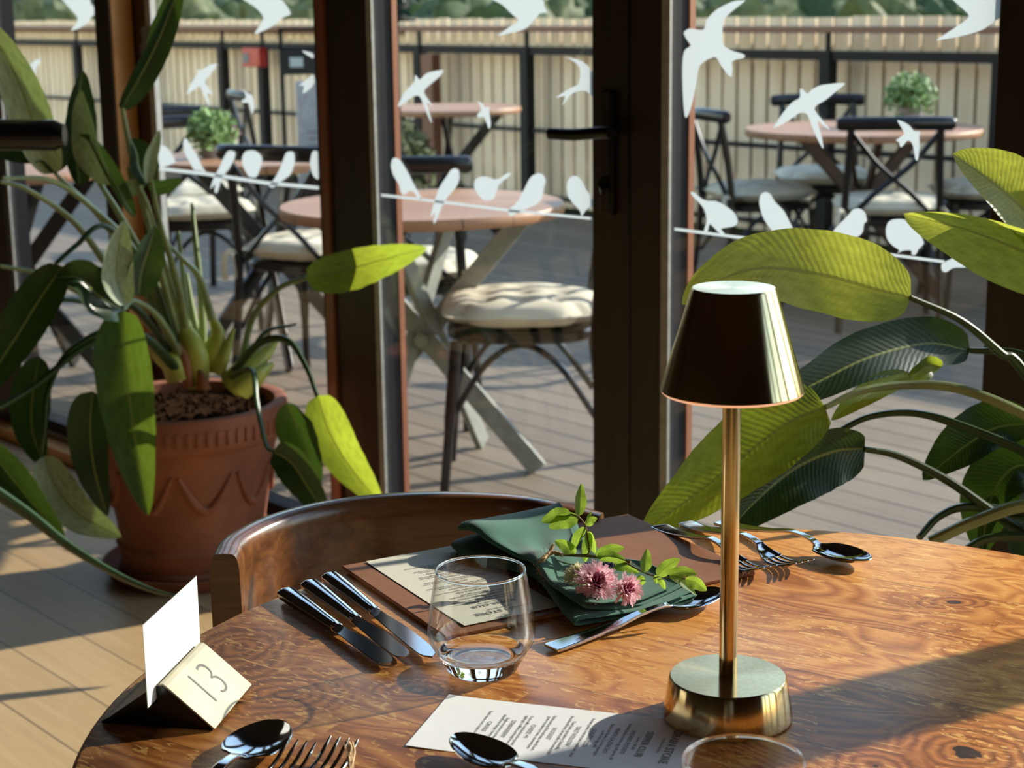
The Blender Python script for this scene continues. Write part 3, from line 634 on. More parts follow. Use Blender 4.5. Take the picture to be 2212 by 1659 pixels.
def seat_cushion():
    root = empty('seat_cushion', (0, 0, 0)); mb = MB(); N = 28; vs = []
    def top(x, y, s):
        ex = (abs(x)**3.2+abs(y)**3.2)**(1/3.2); b = max(0, 1-ex**5)**.45
        t = 0
        for bx in (-.5, 0, .5):
            for by in (-.5, 0, .5): t += exp(-((x-bx)**2+(y-by)**2)/.022)
        return .036+s*(.034*b - (.016*t*b if s > 0 else 0))
    for s in (1, -1):
        for j in range(N+1):
            for i in range(N+1):
                x, y = -1+2*i/N, -1+2*j/N
                m_ = max(abs(x), abs(y)); l3 = (abs(x)**5+abs(y)**5)**.2; k = m_/l3 if l3 > 0 else 1
                vs.append((x*k*.218, y*k*.218, top(x, y, s)*1.15+.001*sin(19*x+7*y)))
    m_ = (N+1)**2
    fs = [(j*(N+1)+i, j*(N+1)+i+1, (j+1)*(N+1)+i+1, (j+1)*(N+1)+i) for j in range(N) for i in range(N)]
    fs += [tuple(q+m_ for q in f[::-1]) for f in fs]
    mb.add(vs, fs, True); o = child(mb.build('pad', M['cushion']), root)
    for s in (-1, 1):
        mb = MB(); mb.tube(smooth([(s*.18, -.19, .03), (s*.205, -.235, .04), (s*.215, -.25, .0), (s*.212, -.25, -.06)]), .007, 8, sx=1.6, sy=.5); mb.tube(smooth([(s*.19, -.235, .03), (s*.17, -.25, -.02), (s*.168, -.25, -.05)]), .006, 8, sx=1.6, sy=.5)
        child(mb.build('tie', M['cushion']), root)
    return root
def round_patio_table(r, labels, X, Y, rz, legmat, h=.75):
    root = empty('patio_table', (X, Y, -.02), rz, labels, 'table'); h += .02
    mb = MB(); mb.lathe([(r-.02, h-.032), (r-.004, h-.030), (r, h-.024), (r, h-.006), (r-.004, h), (.001, h)], 72); child(mb.build('tabletop', M['patio_top']), root)
    for (a, tl_, bl) in ((0, .30, .34), (pi, .30, .34), (radians(70), .22, .30), (radians(250), .22, .30)):
        mb = MB(); d = V((cos(a), sin(a), 0)); off = V((-sin(a), cos(a), 0))*.022
        mb.bar(d*tl_*min(1, r/.42)+off+V((0, 0, h-.035)), -d*bl*min(1.2, r/.42)+off+V((0, 0, .012)), .022, .055, up=(0, 0, 1))
        child(mb.build('leg', legmat, bevel=.003), root)
    mb = MB(); mb.tube([(0, -.07, .39), (0, .07, .39)], .02, 12); child(mb.build('pivot', legmat), root)
    return root
T1 = round_patio_table(.40, 'small round timber patio table nearest the glass, crossed grey legs', -.245, 4.80, radians(-8), M['grey_paint'])
round_patio_table(.51, 'large round timber patio table behind the right-hand pane', 1.54, 7.5, radians(20), m_wood('dark_table_leg', (.045, .018, .01), (.10, .04, .02), rough=.4))
round_patio_table(.40, 'round timber patio table far behind the black chair rail in middle pane', -.33, 9.45, radians(10), M['chair_black'])
round_patio_table(.43, 'round timber patio table behind the perched birds on the second pane', -.90, 6.45, radians(40), M['chair_black'])
round_patio_table(.37, 'round timber patio table behind the leftmost pane with bright rim', -1.76, 6.1, radians(0), M['chair_black'])
chairs = [((.03, 4.68), (-1, .02), 'black chair with crossed back beside the door stile, at nearest patio table', 'white tufted cushion on the chair at the nearest patio table'),
          ((-.325, 5.50), (.06, 1), 'black bentwood chair whose rail shows at left of the middle pane', 'cream cushion half hidden behind the nearest patio table'),
          ((-.68, 5.97), (.44, .88), 'black chair with a broad dark rail behind the second pane', 'cream cushion on the chair behind the second pane, nearest of those'),
          ((1.545, 7.0), (.12, 1), 'black crossback chair seen from behind at large round table', 'beige cushion of the crossback chair seen from behind'),
          ((1.10, 7.55), (1, .25), 'black chair turned right at the left side of large round table', 'grey-shaded beige cushion left of the large round table'),
          ((1.50, 8.22), (-.05, -1), 'black chair on the fence side of the large round table', 'beige cushion behind the legs of the large round table'),
          ((2.08, 7.50), (-1, -.05), 'black chair at the right side of large round table', 'beige cushion above the yellow tipped leaf at right'),
          ((-1.28, 9.8), (.9, .35), 'black chair with gleaming rail end next to the menu stand', 'dark shaded cushion of the chair by the menu stand'),
          ((-1.30, 7.15), (.35, -.94), 'black chair far behind the second pane beside the silver strip', 'cream cushion farthest back behind the second pane'),
          ((-1.48, 7.9), (.5, -.8), 'black chair near the railing seen through the leftmost pane', 'cream cushion near the railing behind the orange post')]
c0 = patio_chair(); k0 = seat_cushion()
for i, ((x, y), (dx, dy), cl, kl) in enumerate(chairs):
    c = c0 if i == 0 else copy_tree(c0); k = k0 if i == 0 else copy_tree(k0)
    rz = atan2(-dx, dy)
    c.matrix_basis = Matrix.Translation((x, y, -.02)) @ Matrix.Rotation(rz, 4, 'Z'); k.matrix_basis = Matrix.Translation((x, y, .437)) @ Matrix.Rotation(rz, 4, 'Z')
    tag(c, cl, 'chair', 'black crossback chairs on the deck'); tag(k, kl, 'cushion', 'cream cushions on the deck chairs')
# potted plants on the patio
def tuft(name, c, rpot, hpot, rleaf, nleaf, lab, potmat, leafmat, size=.018, cat='plant'):
    e = empty(name, c, 0, lab, cat); c = V(c)
    mb = MB(); mb.lathe([(rpot*.75, 0), (rpot, hpot), (rpot*.9, hpot), (rpot*.85, hpot*.85)], 24, c); mb.build('pot', potmat, e)
    mb = MB(); random.seed(hash(lab) % 99 if False else len(lab))
    for i in range(nleaf):
        d = V((random.gauss(0, 1), random.gauss(0, 1), random.gauss(0, .8)+.5)).normalized()*rleaf*random.uniform(.25, 1)
        p = c+V((0, 0, hpot+rleaf*.35))+d; q = V((random.gauss(0, 1), random.gauss(0, 1), random.gauss(0, 1))).normalized()*size; s_ = q.orthogonal().normalized()*size*.45
        mb.add([p-q, p+s_, p+q, p-s_], [(0, 1, 2, 3)])
        if i % 6 == 0: mb.tube([c+V((0, 0, hpot*.8)), p], .0015, 4)
    mb.build('foliage', leafmat, e); return e
p = onz(1852, 236, .75); tuft('herb_pot', (p.x, 7.62, .752), .055, .075, .115, 900, 'small grey pot of bushy herbs on the large round table', M['zinc'], M['herb'])
tuft('herb_pot', (-1.10, 6.40, .7515), .05, .05, .10, 700, 'low green potted herb on the table behind the second pane', M['zinc'], M['herb'])
tuft('flower_pot', (-1.08, 6.62, .752), .045, .05, .05, 150, 'small pot with pinkish flowers behind the low green herb', M['zinc'], simple('pinkish_flower', (.5, .3, .32), .7))
tuft('potted_shrub', (-.62, 8.6, -.02), .14, .42, .26, 2000, 'tall leafy potted shrub beside the terracotta bead of middle pane', M['board_black'], M['bush_olive'], .035)
tuft('trailing_plant', (-.47, 7.3, 1.24), .07, .10, .17, 900, 'dark teal trailing plant at top left of the middle pane', M['board_black'], M['teal_leaf'], .03)
mb = MB(); mb.tube([(-.47, 7.3, -.02), (-.47, 7.3, 1.238)], .018, 10); mb.lathe([(.14, -.02), (.14, 0), (.001, .001)], 24, (-.47, 7.3, 0)); mb.lathe([(.09, 1.23), (.09, 1.238), (.001, 1.238)], 24, (-.47, 7.3, 0))
tag(mb.build('plant_stand', M['rail_black']), 'slim black plant stand under the teal trailing plant', 'stand')
# ================================================================ the dining table and what stands on it
TZ = .75; TC = V((.1866, 1.2179, 0))
t = empty('dining_table', TC, 0, 'large round oak table with brass lamp and cutlery in the foreground', 'table')
mb = MB(); R = .518
mb.lathe([(R-.03, TZ-.034), (R-.008, TZ-.030), (R-.001, TZ-.020), (R, TZ-.010), (R-.002, TZ-.003), (R-.006, TZ), (.001, TZ)], 160); child(mb.build('tabletop', M['oak']), t)
mb = MB(); mb.lathe([(.045, .04), (.04, .15), (.04, .60), (.06, .68), (.20, .715), (.20, .7165)], 32); child(mb.build('pedestal', M['chair_black']), t)
mb = MB(); mb.lathe([(.28, 0), (.28, .012), (.05, .045), (.001, .045)], 48); child(mb.build('base', M['chair_black']), t)

def frame_obj(name, origin, xdir, zup=V((0, 0, 1)), **kw):
    o = bpy.data.objects.new(name, None); COL.objects.link(o); o.empty_display_size = .03
    x = V(xdir).normalized(); z = (zup-x*zup.dot(x)).normalized(); y = z.cross(x)
    o.matrix_basis = Matrix(((x.x, y.x, z.x, origin[0]), (x.y, y.y, z.y, origin[1]), (x.z, y.z, z.z, origin[2]), (0, 0, 0, 1)))
    return tag(o, **kw)
def text(parent, body, size, loc, mat, align='CENTER', name='printed_text', rot=0, bold=0, space=1.0):
    cu = bpy.data.curves.new(name, 'FONT'); cu.body = body; cu.size = size; cu.align_x = align; cu.align_y = 'CENTER'; cu.resolution_u = 3
    cu.offset = bold; cu.space_line = space; cu.extrude = .00005
    cu.materials.append(mat); o = bpy.data.objects.new(name, cu); COL.objects.link(o); o.parent = parent
    o.matrix_basis = Matrix.Translation(V(loc)) @ Matrix.Rotation(rot, 4, 'Z'); return to_mesh(o)

# ---- lamp
LP = V((.1631, 1.2382, TZ))
l = empty('table_lamp', LP, 0, 'brushed brass cordless table lamp with conical shade on oak table', 'lamp')
mb = MB(); mb.lathe([(.047, 0), (.0495, .0015), (.0498, .004), (.0452, .0325), (.0445, .0336)], 96, caps=False); mb.add([V((.047*cos(2*pi*k/48), .047*sin(2*pi*k/48), 0)) for k in range(48)], [tuple(range(48))[::-1]]); child(mb.build('base', M['brass']), l)
mb = MB(); mb.lathe([(.0446, .0334), (.0440, .0342), (.001, .0342)], 96); child(mb.build('base_top', M['brass_top']), l)
mb = MB(); mb.lathe([(.0069, .034), (.0069, .30)], 40, caps=False); child(mb.build('pole', M['brass_pole']), l)
mb = MB(); mb.lathe([(.0530, .2595), (.0534, .2600), (.0312, .3345), (.0306, .3355), (.0300, .3345), (.0522, .2600), (.0530, .2595)], 96, caps=False); child(mb.build('lamp_shade', M['brass']), l)
mb = MB(); mb.lathe([(.0307, .3353), (.0302, .3361), (.001, .3361)], 96); child(mb.build('shade_cap', M['brass_top']), l)
mb = MB(); mb.lathe([(.0075, .2585), (.0515, .2575), (.0526, .2585), (.0526, .2615), (.0075, .2625)], 96, caps=False); child(mb.build('diffuser', M['diffuser']), l)
for o in l.children:
    if o.name.startswith(('base', 'shade_cap')) and 'top' not in o.name: pass

# ---- tumblers
def to_mesh(o):
    bpy.context.view_layer.update()
    me = bpy.data.meshes.new_from_object(o.evaluated_get(bpy.context.evaluated_depsgraph_get()))
    n_ = bpy.data.objects.new(o.name, me); mb_ = o.matrix_basis.copy(); par = o.parent; nm = o.name
    COL.objects.link(n_); n_.parent = par; n_.matrix_basis = mb_; cu_ = o.data
    bpy.data.objects.remove(o); bpy.data.curves.remove(cu_); n_.name = nm; return n_
def tumbler(c, lab, rz):
    e = empty('glass_tumbler', (c.x, c.y, TZ+.0003), rz, lab, 'glass', 'clear glass tumblers on the oak table'); mb = MB()
    sm_ = lambda q, k=3: [(max(p.x, .0002), p.z) for p in smooth([V((a, 0, b)) for a, b in q], k)]
    mb.lathe(sm_([(.001, .0015), (.020, .001), (.0265, 0), (.029, .0015), (.0315, .006), (.0365, .0148), (.0372, .0162), (.0362, .0172), (.0335, .0168), (.026, .0146), (.014, .0138), (.001, .0136)]), 96, caps=False)
    child(mb.build('thick_base', M['glass']), e)
    mb = MB(); mb.lathe(sm_([(.0374, .0166), (.0425, .0245), (.0445, .032), (.0444, .040), (.0425, .055), (.0372, .0865)], 5), 96, caps=False)
    mb.lathe(sm_([(.0364, .0176), (.0412, .0252), (.0433, .033), (.0432, .041), (.0413, .055), (.0360, .0865)], 5), 96, caps=False)
    child(mb.build('wall', M['thin_glass']), e)
    mb = MB(); mb.lathe([(.0366+.0009*cos(2*pi*q/12), .0868+.0011*sin(2*pi*q/12)) for q in range(13)], 96, caps=False); child(mb.build('rim', M['glass']), e)
    return e
g1 = onz(1042, 1447, TZ); tumbler(g1, 'clear empty glass tumbler beside the torn-shadowed menu and three knives', 0)
g2 = onz(1607, 1640, TZ+.088); tumbler(g2, 'clear glass tumbler cut by bottom edge in front of the lamp', .5)

# ---- placemat and menus
PD = V((-.485, .875, 0)).normalized(); PP = V((.875, .485, 0)).normalized()
mt = frame_obj('placemat', PP*.797+PD*1.374+V((0, 0, TZ+.0003)), PP, label='dark tan rectangular leather placemat under the menu and green napkin', cat='placemat')
mb = MB(); mb.box((0, 0, .002), (.335, .225, .004)); child(mb.build('mat', M['leather'], bevel=.0012), mt)
def menu(origin, up, pm, lab, z, name='menu_card'):
    up = V(up).normalized(); right = V((up.y, -up.x, 0))
    e = frame_obj(name, V(origin)+V((0, 0, z)), right, label=lab, cat='menu')
    mb = MB(); N = 24; vs = []
    for j in range(N+1):
        for i in range(9):
            y = -.105+.21*j/N; x = -.05+.10*i/8
            zz = .0004+.0008*max(0, (abs(y)-.06)/.045)**2
            vs.append((x, y, zz))
    mb.add(vs, [(j*9+i, j*9+i+1, (j+1)*9+i+1, (j+1)*9+i) for j in range(N) for i in range(8)], False)
    o = child(mb.build('paper', pm), e); md = o.modifiers.new('th', 'SOLIDIFY'); md.thickness = .0002; md.offset = 0
    def zz(y): return .0004+.0008*max(0, (abs(y)-.06)/.045)**2+.00045
    y = .086; text(e, 'GRAIN STORE', .0095, (0, y, zz(y)), M['ink'], bold=.00012)
    text(e, 'seasonal kitchen', .004, (0, y-.007, zz(y)), M['ink'])
    y = .066; text(e, 'SUPPER CLUB', .0075, (0, y, zz(y)), M['ink'], bold=.0001); text(e, 'Tuesday 12th July', .0035, (0, y-.006, zz(y)), M['ink'])
    items = [('SMOKED POTATO', 'Smoked potato tartare, egg yolk puree, dill'), ('WHITE GAZPACHO', 'Barbecued Bonito, Cornish asparagus,\nconfit duck egg yolk'), ('GLAZED COD', 'Ancient grains, roasted yeast cauliflower, olive'),
             ('SALT HOLLOW', 'Tunis lamb, gooseberry, Sabdariffa,\nchocolate & herb, broad yolks, fermented chilli'), ('HOGGET', 'Barbecued pea & broad bean, mint & curd,\ngreen strawberry cream, seaweed peas'), ('CHEESE +9', "Cow's milk, local ale brioche spread,\napple gel, truffled sourdough honey"),
             ('STRAWBERRY', 'Single strawberry terrine,\nelderflower vinegar, honeycomb'), ('CANELE', 'Basil, lemon curd, maple sweet syrup')]
    y = .0535
    for a, b in items:
        n = b.count('\n')+1
        text(e, a, .0052, (0, y, zz(y)), M['ink'], bold=.0); text(e, b, .0038, (0, y-.0052-.0024*(n-1), zz(y)), M['ink']); y -= .0125+.0046*(n-1)
    return e
m1a, m1b = onz(970, 1503, TZ), onz(865, 1612, TZ)
LD = V((.1662, -.0511, 0)).normalized(); SD = (m1b-m1a).normalized(); SD = (SD-LD*SD.dot(LD)).normalized()
menu((m1a+LD*.105+SD*.05).xy.to_3d(), LD, M['paper'], 'white printed menu card between spoon tip and the lamp base', TZ)
menu((PP*.704+PD*1.377).xy.to_3d(), -PD, M['cream'], 'cream printed menu card lying on the placemat behind the tumbler', TZ+.0045)

# ---- cutlery
def strip(prof, name, parent, mat, th=.0016, n=12, solid=True, bev=0):
    """prof: list of (x, halfwidth, z, cup) cross sections"""
    mb = MB(); vs = []
    for x, wd, z, cup in prof:
        for k in range(n+1):
            a = -1+2*k/n; vs.append((x, wd*a, z-cup*(1-a*a)))
    mb.add(vs, [(i*(n+1)+k, (i+1)*(n+1)+k, (i+1)*(n+1)+k+1, i*(n+1)+k+1) for i in range(len(prof)-1) for k in range(n)], True)
    o = child(mb.build(name, mat), parent)
    md = o.modifiers.new('th', 'SOLIDIFY'); md.thickness = th; md.offset = 0
    md = o.modifiers.new('bv', 'BEVEL'); md.width = .0004; md.segments = 2; md.angle_limit = radians(40)
    for p in o.data.polygons: p.use_smooth = True
    return o
def spl(keys, n=40):
    q = smooth([V((k[0], k[1], k[2])) for k in keys], 6); c = smooth([V((k[3], 0, 0)) for k in keys], 6)
    return [(a.x, max(.0004, a.y), a.z, b.x) for a, b in zip(q, c)]
def spoon(A, B, lab, L=.20, name='spoon', tilt=1, bw=.021, lift=0):
    e = frame_obj(name, V((A.x, A.y, TZ+.0005+lift)), V((B.x-A.x, B.y-A.y, 0)), label=lab, cat='spoon', group='steel spoons on the oak table'); k = L/.20
    strip(spl([(0, .0075, .003, 0), (.004, .0098, .003, 0), (.03*k, .0088, .004, 0), (.07*k, .006, .004+.006*tilt, 0), (.10*k, .0042, .007+.009*tilt, 0), (.125*k, .0036, .009+.005*tilt, 0), (.135*k, .0045, .010, .0005)]), 'handle', e, M['steel'], .0022, 8)
    pr = []; x0, x1 = .132*k, L
    for i in range(31):
        s = i/30; a = sin(pi*min(1, max(0, s)))**.62 if 0 < s < 1 else 0
        a = (max(0, 1-(2*s-1)**2))**.5*(1-.18*(2*s-1)) if s > .12 else max(.2*(1-s/.12)+.62*s/.12, .2)
        pr.append((x0+(x1-x0)*s, max(.0006, bw*a), .0095+.001*s, .0085*max(0, 1-(2*s-1)**2)**.8))
    strip(pr, 'bowl', e, M['steel'], .0012, 16)
    return e
def fork(A, B, lab, L=.20, name='fork', grp=True):
    e = frame_obj(name, V((A.x, A.y, TZ+.0005)), V((B.x-A.x, B.y-A.y, 0)), label=lab, cat='fork', group='steel forks on the oak table'); k = L/.20
    strip(spl([(0, .0075, .003, 0), (.004, .0098, .003, 0), (.03*k, .0088, .004, 0), (.07*k, .006, .010, 0), (.10*k, .0042, .0165, 0), (.125*k, .0040, .014, 0), (.135*k, .0075, .009, .0012), (.148*k, .0125, .005, .0015)]), 'handle', e, M['steel'], .0022, 8)
    for q in (-3, -1, 1, 3):
        mb = MB(); y = q*.00365
        mb.tube(smooth([(.144*k, y*.9, .0045), (.158*k, y, .0035), (.178*k, y, .0065), (.199*k, y, .0145)]), [.0016]*16+[.0012, .001, .0007], 8, sx=1.0, sy=.8, up=(0, 0, 1)); child(mb.build('tine', M['steel']), e)
    return e
def knife(A, B, lab):
    L = (B-A).xy.length
    e = frame_obj('table_knife', V((A.x, A.y, TZ+.0005)), V((B.x-A.x, B.y-A.y, 0)), label=lab, cat='knife', group='steel knives left of the placemat')
    mb = MB(); pr = [(0, .0088, .0042), (.004, .0098, .0050), (.03, .0094, .0052), (.09, .0068, .0042), (.112, .0060, .0036)]
    mb = MB(); vs = []
    for x, wy, hz in pr:
        for yy, zz in ((-1, -.35), (-.8, -1), (.8, -1), (1, -.35), (1, .35), (.45, 1), (-.45, 1), (-1, .35)): vs.append((x, yy*wy, .0054+zz*hz))
    mb.add(vs, [(i*8+k, i*8+(k+1) % 8, (i+1)*8+(k+1) % 8, (i+1)*8+k) for i in range(4) for k in range(8)]+[tuple(range(8))[::-1], tuple(range(32, 40))])
    child(mb.build('handle', M['steel'], bevel=.0008), e)
    mb = MB(); mb.tube([(.111, 0, .0054), (.1165, 0, .0054)], [.0062, .0056], 16, sx=1.05, sy=.72); child(mb.build('collar', M['steel']), e)
    pts = []; N = 22; up = []; dn = []
    for i in range(N+1):
        s = i/N; x = .1155+(L-.1155)*s
        q_ = min(1, s/.45); wl = .0062+.0040*q_*q_*(3-2*q_) if s < .75 else .0102*sqrt(max(0, 1-((s-.75)/.25)**2))
        wr = .0062+.0018*min(1, s/.5) if s < .86 else .008*sqrt(max(0, 1-((s-.86)/.14)**2))
        up.append((x, max(.0002, wl))); dn.append((x, -max(.0002, wr)))
    vs = []; 
    for (x, a), (_, b) in zip(up, dn):
        c_ = (a+b)/2; vs += [(x, a, .0052), (x, c_+(a-c_)*.90, .0060), (x, c_+(b-c_)*.95, .0060), (x, b, .0055), (x, c_+(b-c_)*.8, .0042), (x, c_+(a-c_)*.8, .0042)]
    mb = MB(); mb.add(vs, [(i*6+k, i*6+(k+1) % 6, (i+1)*6+(k+1) % 6, (i+1)*6+k) for i in range(N) for k in range(6)]+[(5, 4, 3, 2, 1, 0), tuple(N*6+k for k in range(6))])
    child(mb.build('blade', M['steel']), e)
    return e
T = lambda x, y, z=TZ: onz(x, y, z)
knife(T(617, 1280, TZ+.005), T(841, 1436, TZ+.005), 'outermost steel table knife, leftmost of the three beside the placemat')
knife(T(668, 1262, TZ+.005), T(876, 1422, TZ+.005), 'middle steel table knife of the three beside the placemat')
knife(T(712, 1246, TZ+.005), T(934, 1421, TZ+.005), 'steel butter knife of the three lying closest to the placemat')
spoon(T(1190, 1408), T(1555, 1296), 'dessert spoon lying in front of the green napkin behind the lamp', .205, tilt=.35)
fork(T(1422, 1143), T(1655, 1256), 'steel fork closest to the placemat, tines hidden behind lamp pole', .195)
fork(T(1480, 1136), T(1706, 1231), 'middle steel fork between another fork and the far spoon', .195)
spoon(T(1553, 1134), T(1812, 1212), 'rightmost soup spoon at the far edge of the table', .20)
def from_tip(tip, tail, L): d = (tail-tip); d.z = 0; return tip+d.normalized()*L
tp = T(603, 1583); spoon(from_tip(tp, T(440, 1740), .20), tp, 'large steel spoon, leftmost of the cutlery at the bottom edge', .20, bw=.024)
tp = T(655, 1606, TZ+.012); fork(from_tip(tp, T(540, 1745), .20), tp, 'small steel fork right beside the large foreground spoon', .20)
tp = T(745, 1600, TZ+.012); fork(from_tip(tp, T(640, 1740), .20), tp, 'foreground steel fork with frayed twine caught on its tines', .20)
tp = T(984, 1618); spoon(from_tip(tp, T(1200, 1745), .20), tp, 'steel spoon tip lying over the corner of the white menu card', .20, bw=.019, lift=.0018)
random.seed(21); mb = MB()
for i in range(16):
    a = T(753, 1612, TZ+.012)+V((random.gauss(0, .0015), random.gauss(0, .0015), random.uniform(0, .004))); d = T(758, 1668, TZ+.01)
    pts = [a+(d-a)*q+V((random.gauss(0, .0012), random.gauss(0, .0012), .002*sin(q*9+i))) for q in (0, .25, .5, .75, 1)]
    mb.tube(smooth(pts, 4), .00035 if i > 3 else .0009, 5)
tag(mb.build('twine_scrap', M['twine']), 'frayed scrap of jute twine on the tines of a foreground fork', 'twine')

# ---- table number holder and card
B0, B1, B2 = T(460, 1580), T(540, 1484), T(220, 1562)
Ld = (B1-B0); Ld.z = 0; LL = Ld.length; Ld.normalize(); Wd = V((-Ld.y, Ld.x, 0)); WW = (B2-B0).dot(Wd)
hd = frame_obj('table_number_holder', B0+Wd*WW/2+V((0, 0, .0003)), Ld, label='black wedge block with aged brass plate engraved 13 at left', cat='card holder')
# local: x along the prism, y = away from the plate side, z up
hw, H, ay = WW/2, .0345, -.007
mb = MB(); sec = [(-hw, 0), (-hw+.005, .0035), (ay-.004, H-.002), (ay+.002, H), (ay+.0055, H-.001), (ay+.0056, H-.014), (ay+.0068, H-.014), (ay+.0074, H-.0015), (hw-.006, .005), (hw, .002), (hw, 0)]
n = len(sec); vs = [(x, a, b) for x in (.0012, LL-.0012) for a, b in sec]
mb.add(vs, [(k, (k+1) % n, n+(k+1) % n, n+k) for k in range(n)]+[tuple(range(n))[::-1], tuple(range(n, 2*n))]); child(mb.build('block', M['black_block'], bevel=.0012), hd)
pv = V((0, ay-.001, H+.0008)); pb = V((0, -hw-.0012, .0015)); sl = (pv-pb); sn = V((0, -sl.z, sl.y)).normalized()
mb = MB()
prof = [pb, pb+sl*.5, pb+sl*.95, pv+V((0, .0008, .0002)), pv+V((0, .0035, 0))]
vs = [V((x, p.y, p.z)) for x in (0, LL) for p in prof]
mb.add(vs, [(k, k+1, 5+k+1, 5+k) for k in range(4)]); pl = child(mb.build('brass_plate', M['plate']), hd); md = pl.modifiers.new('s', 'SOLIDIFY'); md.thickness = .0014; md.offset = 0; pl['label'] = 'aged brass plate engraved 13'
cu = bpy.data.curves.new('engraved_number', 'FONT'); cu.body = '13'; cu.size = .047; cu.align_x = 'CENTER'; cu.align_y = 'CENTER'; cu.offset = -.0011; cu.extrude = .0001; cu.materials.append(M['engrave'])
o = bpy.data.objects.new('engraved_number', cu); COL.objects.link(o); o.parent = hd
ux, uy = V((1, 0, 0)), sl.normalized(); uz = ux.cross(uy); cc = pb+sl*.5+uz*.0009+V((LL/2, 0, 0))
o.matrix_basis = Matrix(((ux.x, uy.x, uz.x, cc.x), (ux.y, uy.y, uz.y, cc.y), (ux.z, uy.z, uz.z, cc.z), (0, 0, 0, 1)))
o = to_mesh(o)
cd = frame_obj('number_card', hd.matrix_basis @ V((-.016, ay+.0062, H-.0125)), Ld, label='blank white card standing in the slot of the black wedge', cat='card')
mb = MB(); mb.box((.0575, 0, .034), (.115, .0005, .066)); child(mb.build('card', M['card']), cd)

# ---- napkin
C = [onz(1105, 1133, .770), onz(1150, 1165, .770), onz(1205, 1205, .768), onz(1290, 1258, .765), onz(1378, 1308, .76)]
CC = smooth(C, 10); wk = [.068, .060, .036, .052, .066]; ws = [v.x for v in smooth([V((a, 0, 0)) for a in wk], 10)]
nap = empty('napkin', (C[2].x, C[2].y, TZ+.004), 0, 'folded green linen napkin tied in the middle on the placemat', 'napkin')
wdir = V((.83, .55, 0)).normalized()
sec = [(1.0, .002), (.5, .0015), (0, .0015), (-.5, .0015), (-.93, .002), (-1.0, .006), (-.92, .0105), (-.5, .011), (0, .0105), (.5, .0115), (.9, .0125), (.98, .017), (.9, .0215), (.45, .021), (0, .0185), (-.4, .019), (-.75, .023), (-.9, .027), (-.8, .031), (-.3, .0275), (.2, .026), (.7, .0285), (.86, .031)]
sq = smooth([V((a, b, 0)) for a, b in sec], 3); mb = MB(); vs = []; ns = len(CC)
for i, (c, wv) in enumerate(zip(CC, ws)):
    s = i/(ns-1); puff = 1+.75*exp(-((s-.10)/.15)**2) + .15*exp(-((s-.5)/.08)**2)
    droop = 1-.25*max(0, (s-.8)/.2)
    for q in sq:
        a, z = q.x, q.y
        lay = z/.031
        wx = a*wv*(1+.10*sin(7*s+3*lay))
        zz = z*(.55+.30*max(0, (s-.45)/.55))*puff*droop + .0020*lay*noise.noise(V((a*2.2, s*7, lay*2))) + .0022*lay*sin(a*9+s*14)*exp(-((s-.45)/.2)**2) - .009*lay*(1-a*a)*(s > .55)*min(1, (s-.55)/.15)
        cx = c + wdir*wx + (CC[-1]-CC[0]).normalized()*(.010*(1-abs(a))*(1 if s > .5 else -1)*abs(2*s-1)**3 + .006*sin(lay*6)*(s > .93))
        vs.append(V((cx.x, cx.y, TZ+.0062+max(.0, zz))))
nq = len(sq)
mb.add(vs, [(i*nq+k, i*nq+k+1, (i+1)*nq+k+1, (i+1)*nq+k) for i in range(ns-1) for k in range(nq-1)], True)
o = mb.build('cloth', M['cloth'], nap); md = o.modifiers.new('s', 'SOLIDIFY'); md.thickness = .0016; md = o.modifiers.new('b', 'SUBSURF'); md.levels = md.render_levels = 1

# ---- posy
Z3 = lambda x, y: (950+x/3.687, 1020+y/3.687)
def p3(x, y, Y): a, b = Z3(x, y); return atY(a, b, Y-.05)
def rose_leaf(parent, a, b, wpx, Y, roll, mat='rose_leaf', dY=0.0):
    A, Bp = p3(*a, Y), p3(*b, Y+dY); wpx *= 1.4; leaf3(parent, [A, (A+Bp)/2+V((0, 0, .002)), Bp], wpx/3.687/3700*Y*.5, wpx/3.687/3700*Y*.5, roll, M[mat], fold=.3, wav=.09, ns=16, name='leaflet')
def leaf3(parent, pts, wl, wr, roll, mat, fold=.25, wav=.04, ns=28, nw=6, name='leaf', prof=.75, curl=0):
    P = smooth(pts, max(4, ns//(len(pts)-1))); m = len(P)-1; mb = MB(); vs = []; uvs = []
    camp = V((0, 0, CZ)); seed = P[0].x*31+P[0].z*17
    Lg = sum((P[i+1]-P[i]).length for i in range(m)); acc = 0
    Tavg = (P[-1]-P[0]).normalized()
    for i, p in enumerate(P):
        if i: acc += (P[i]-P[i-1]).length
        s = acc/Lg; t_ = (P[min(i+1, m)]-P[max(i-1, 0)]).normalized()
        vw = (P[m//2]-camp).normalized(); W0 = t_.cross(vw); 
        if W0.length < .05: W0 = Tavg.cross(vw)
        W0.normalize(); N0 = t_.cross(W0).normalized()
        rl = roll+curl*(s-.5); Wd_ = W0*cos(rl)+N0*sin(rl); Nn = t_.cross(Wd_).normalized()
        wp = (sin(pi*min(1, s**prof)))**.62 if 0 < s < 1 else 0.0
        wp = max(wp, .02)
        for k in range(-nw, nw+1):
            a = k/nw; wd = (wl if a < 0 else wr)*wp
            jag = 1+ (wav*.8*noise.noise(V((s*14, seed, a))) if abs(a) > .8 else 0)
            off = fold*abs(a)**1.3*wd + wav*wd*abs(a)*sin(s*11+seed+(1 if a > 0 else 0))*1.2
            vs.append(p+Wd_*(a*wd*jag)+Nn*off); uvs.append((a, s))
    q = 2*nw+1
    mb.add(vs, [(i*q+k, i*q+k+1, (i+1)*q+k+1, (i+1)*q+k) for i in range(m) for k in range(q-1)], True, uvs)
    return mb.build(name, mat, parent)
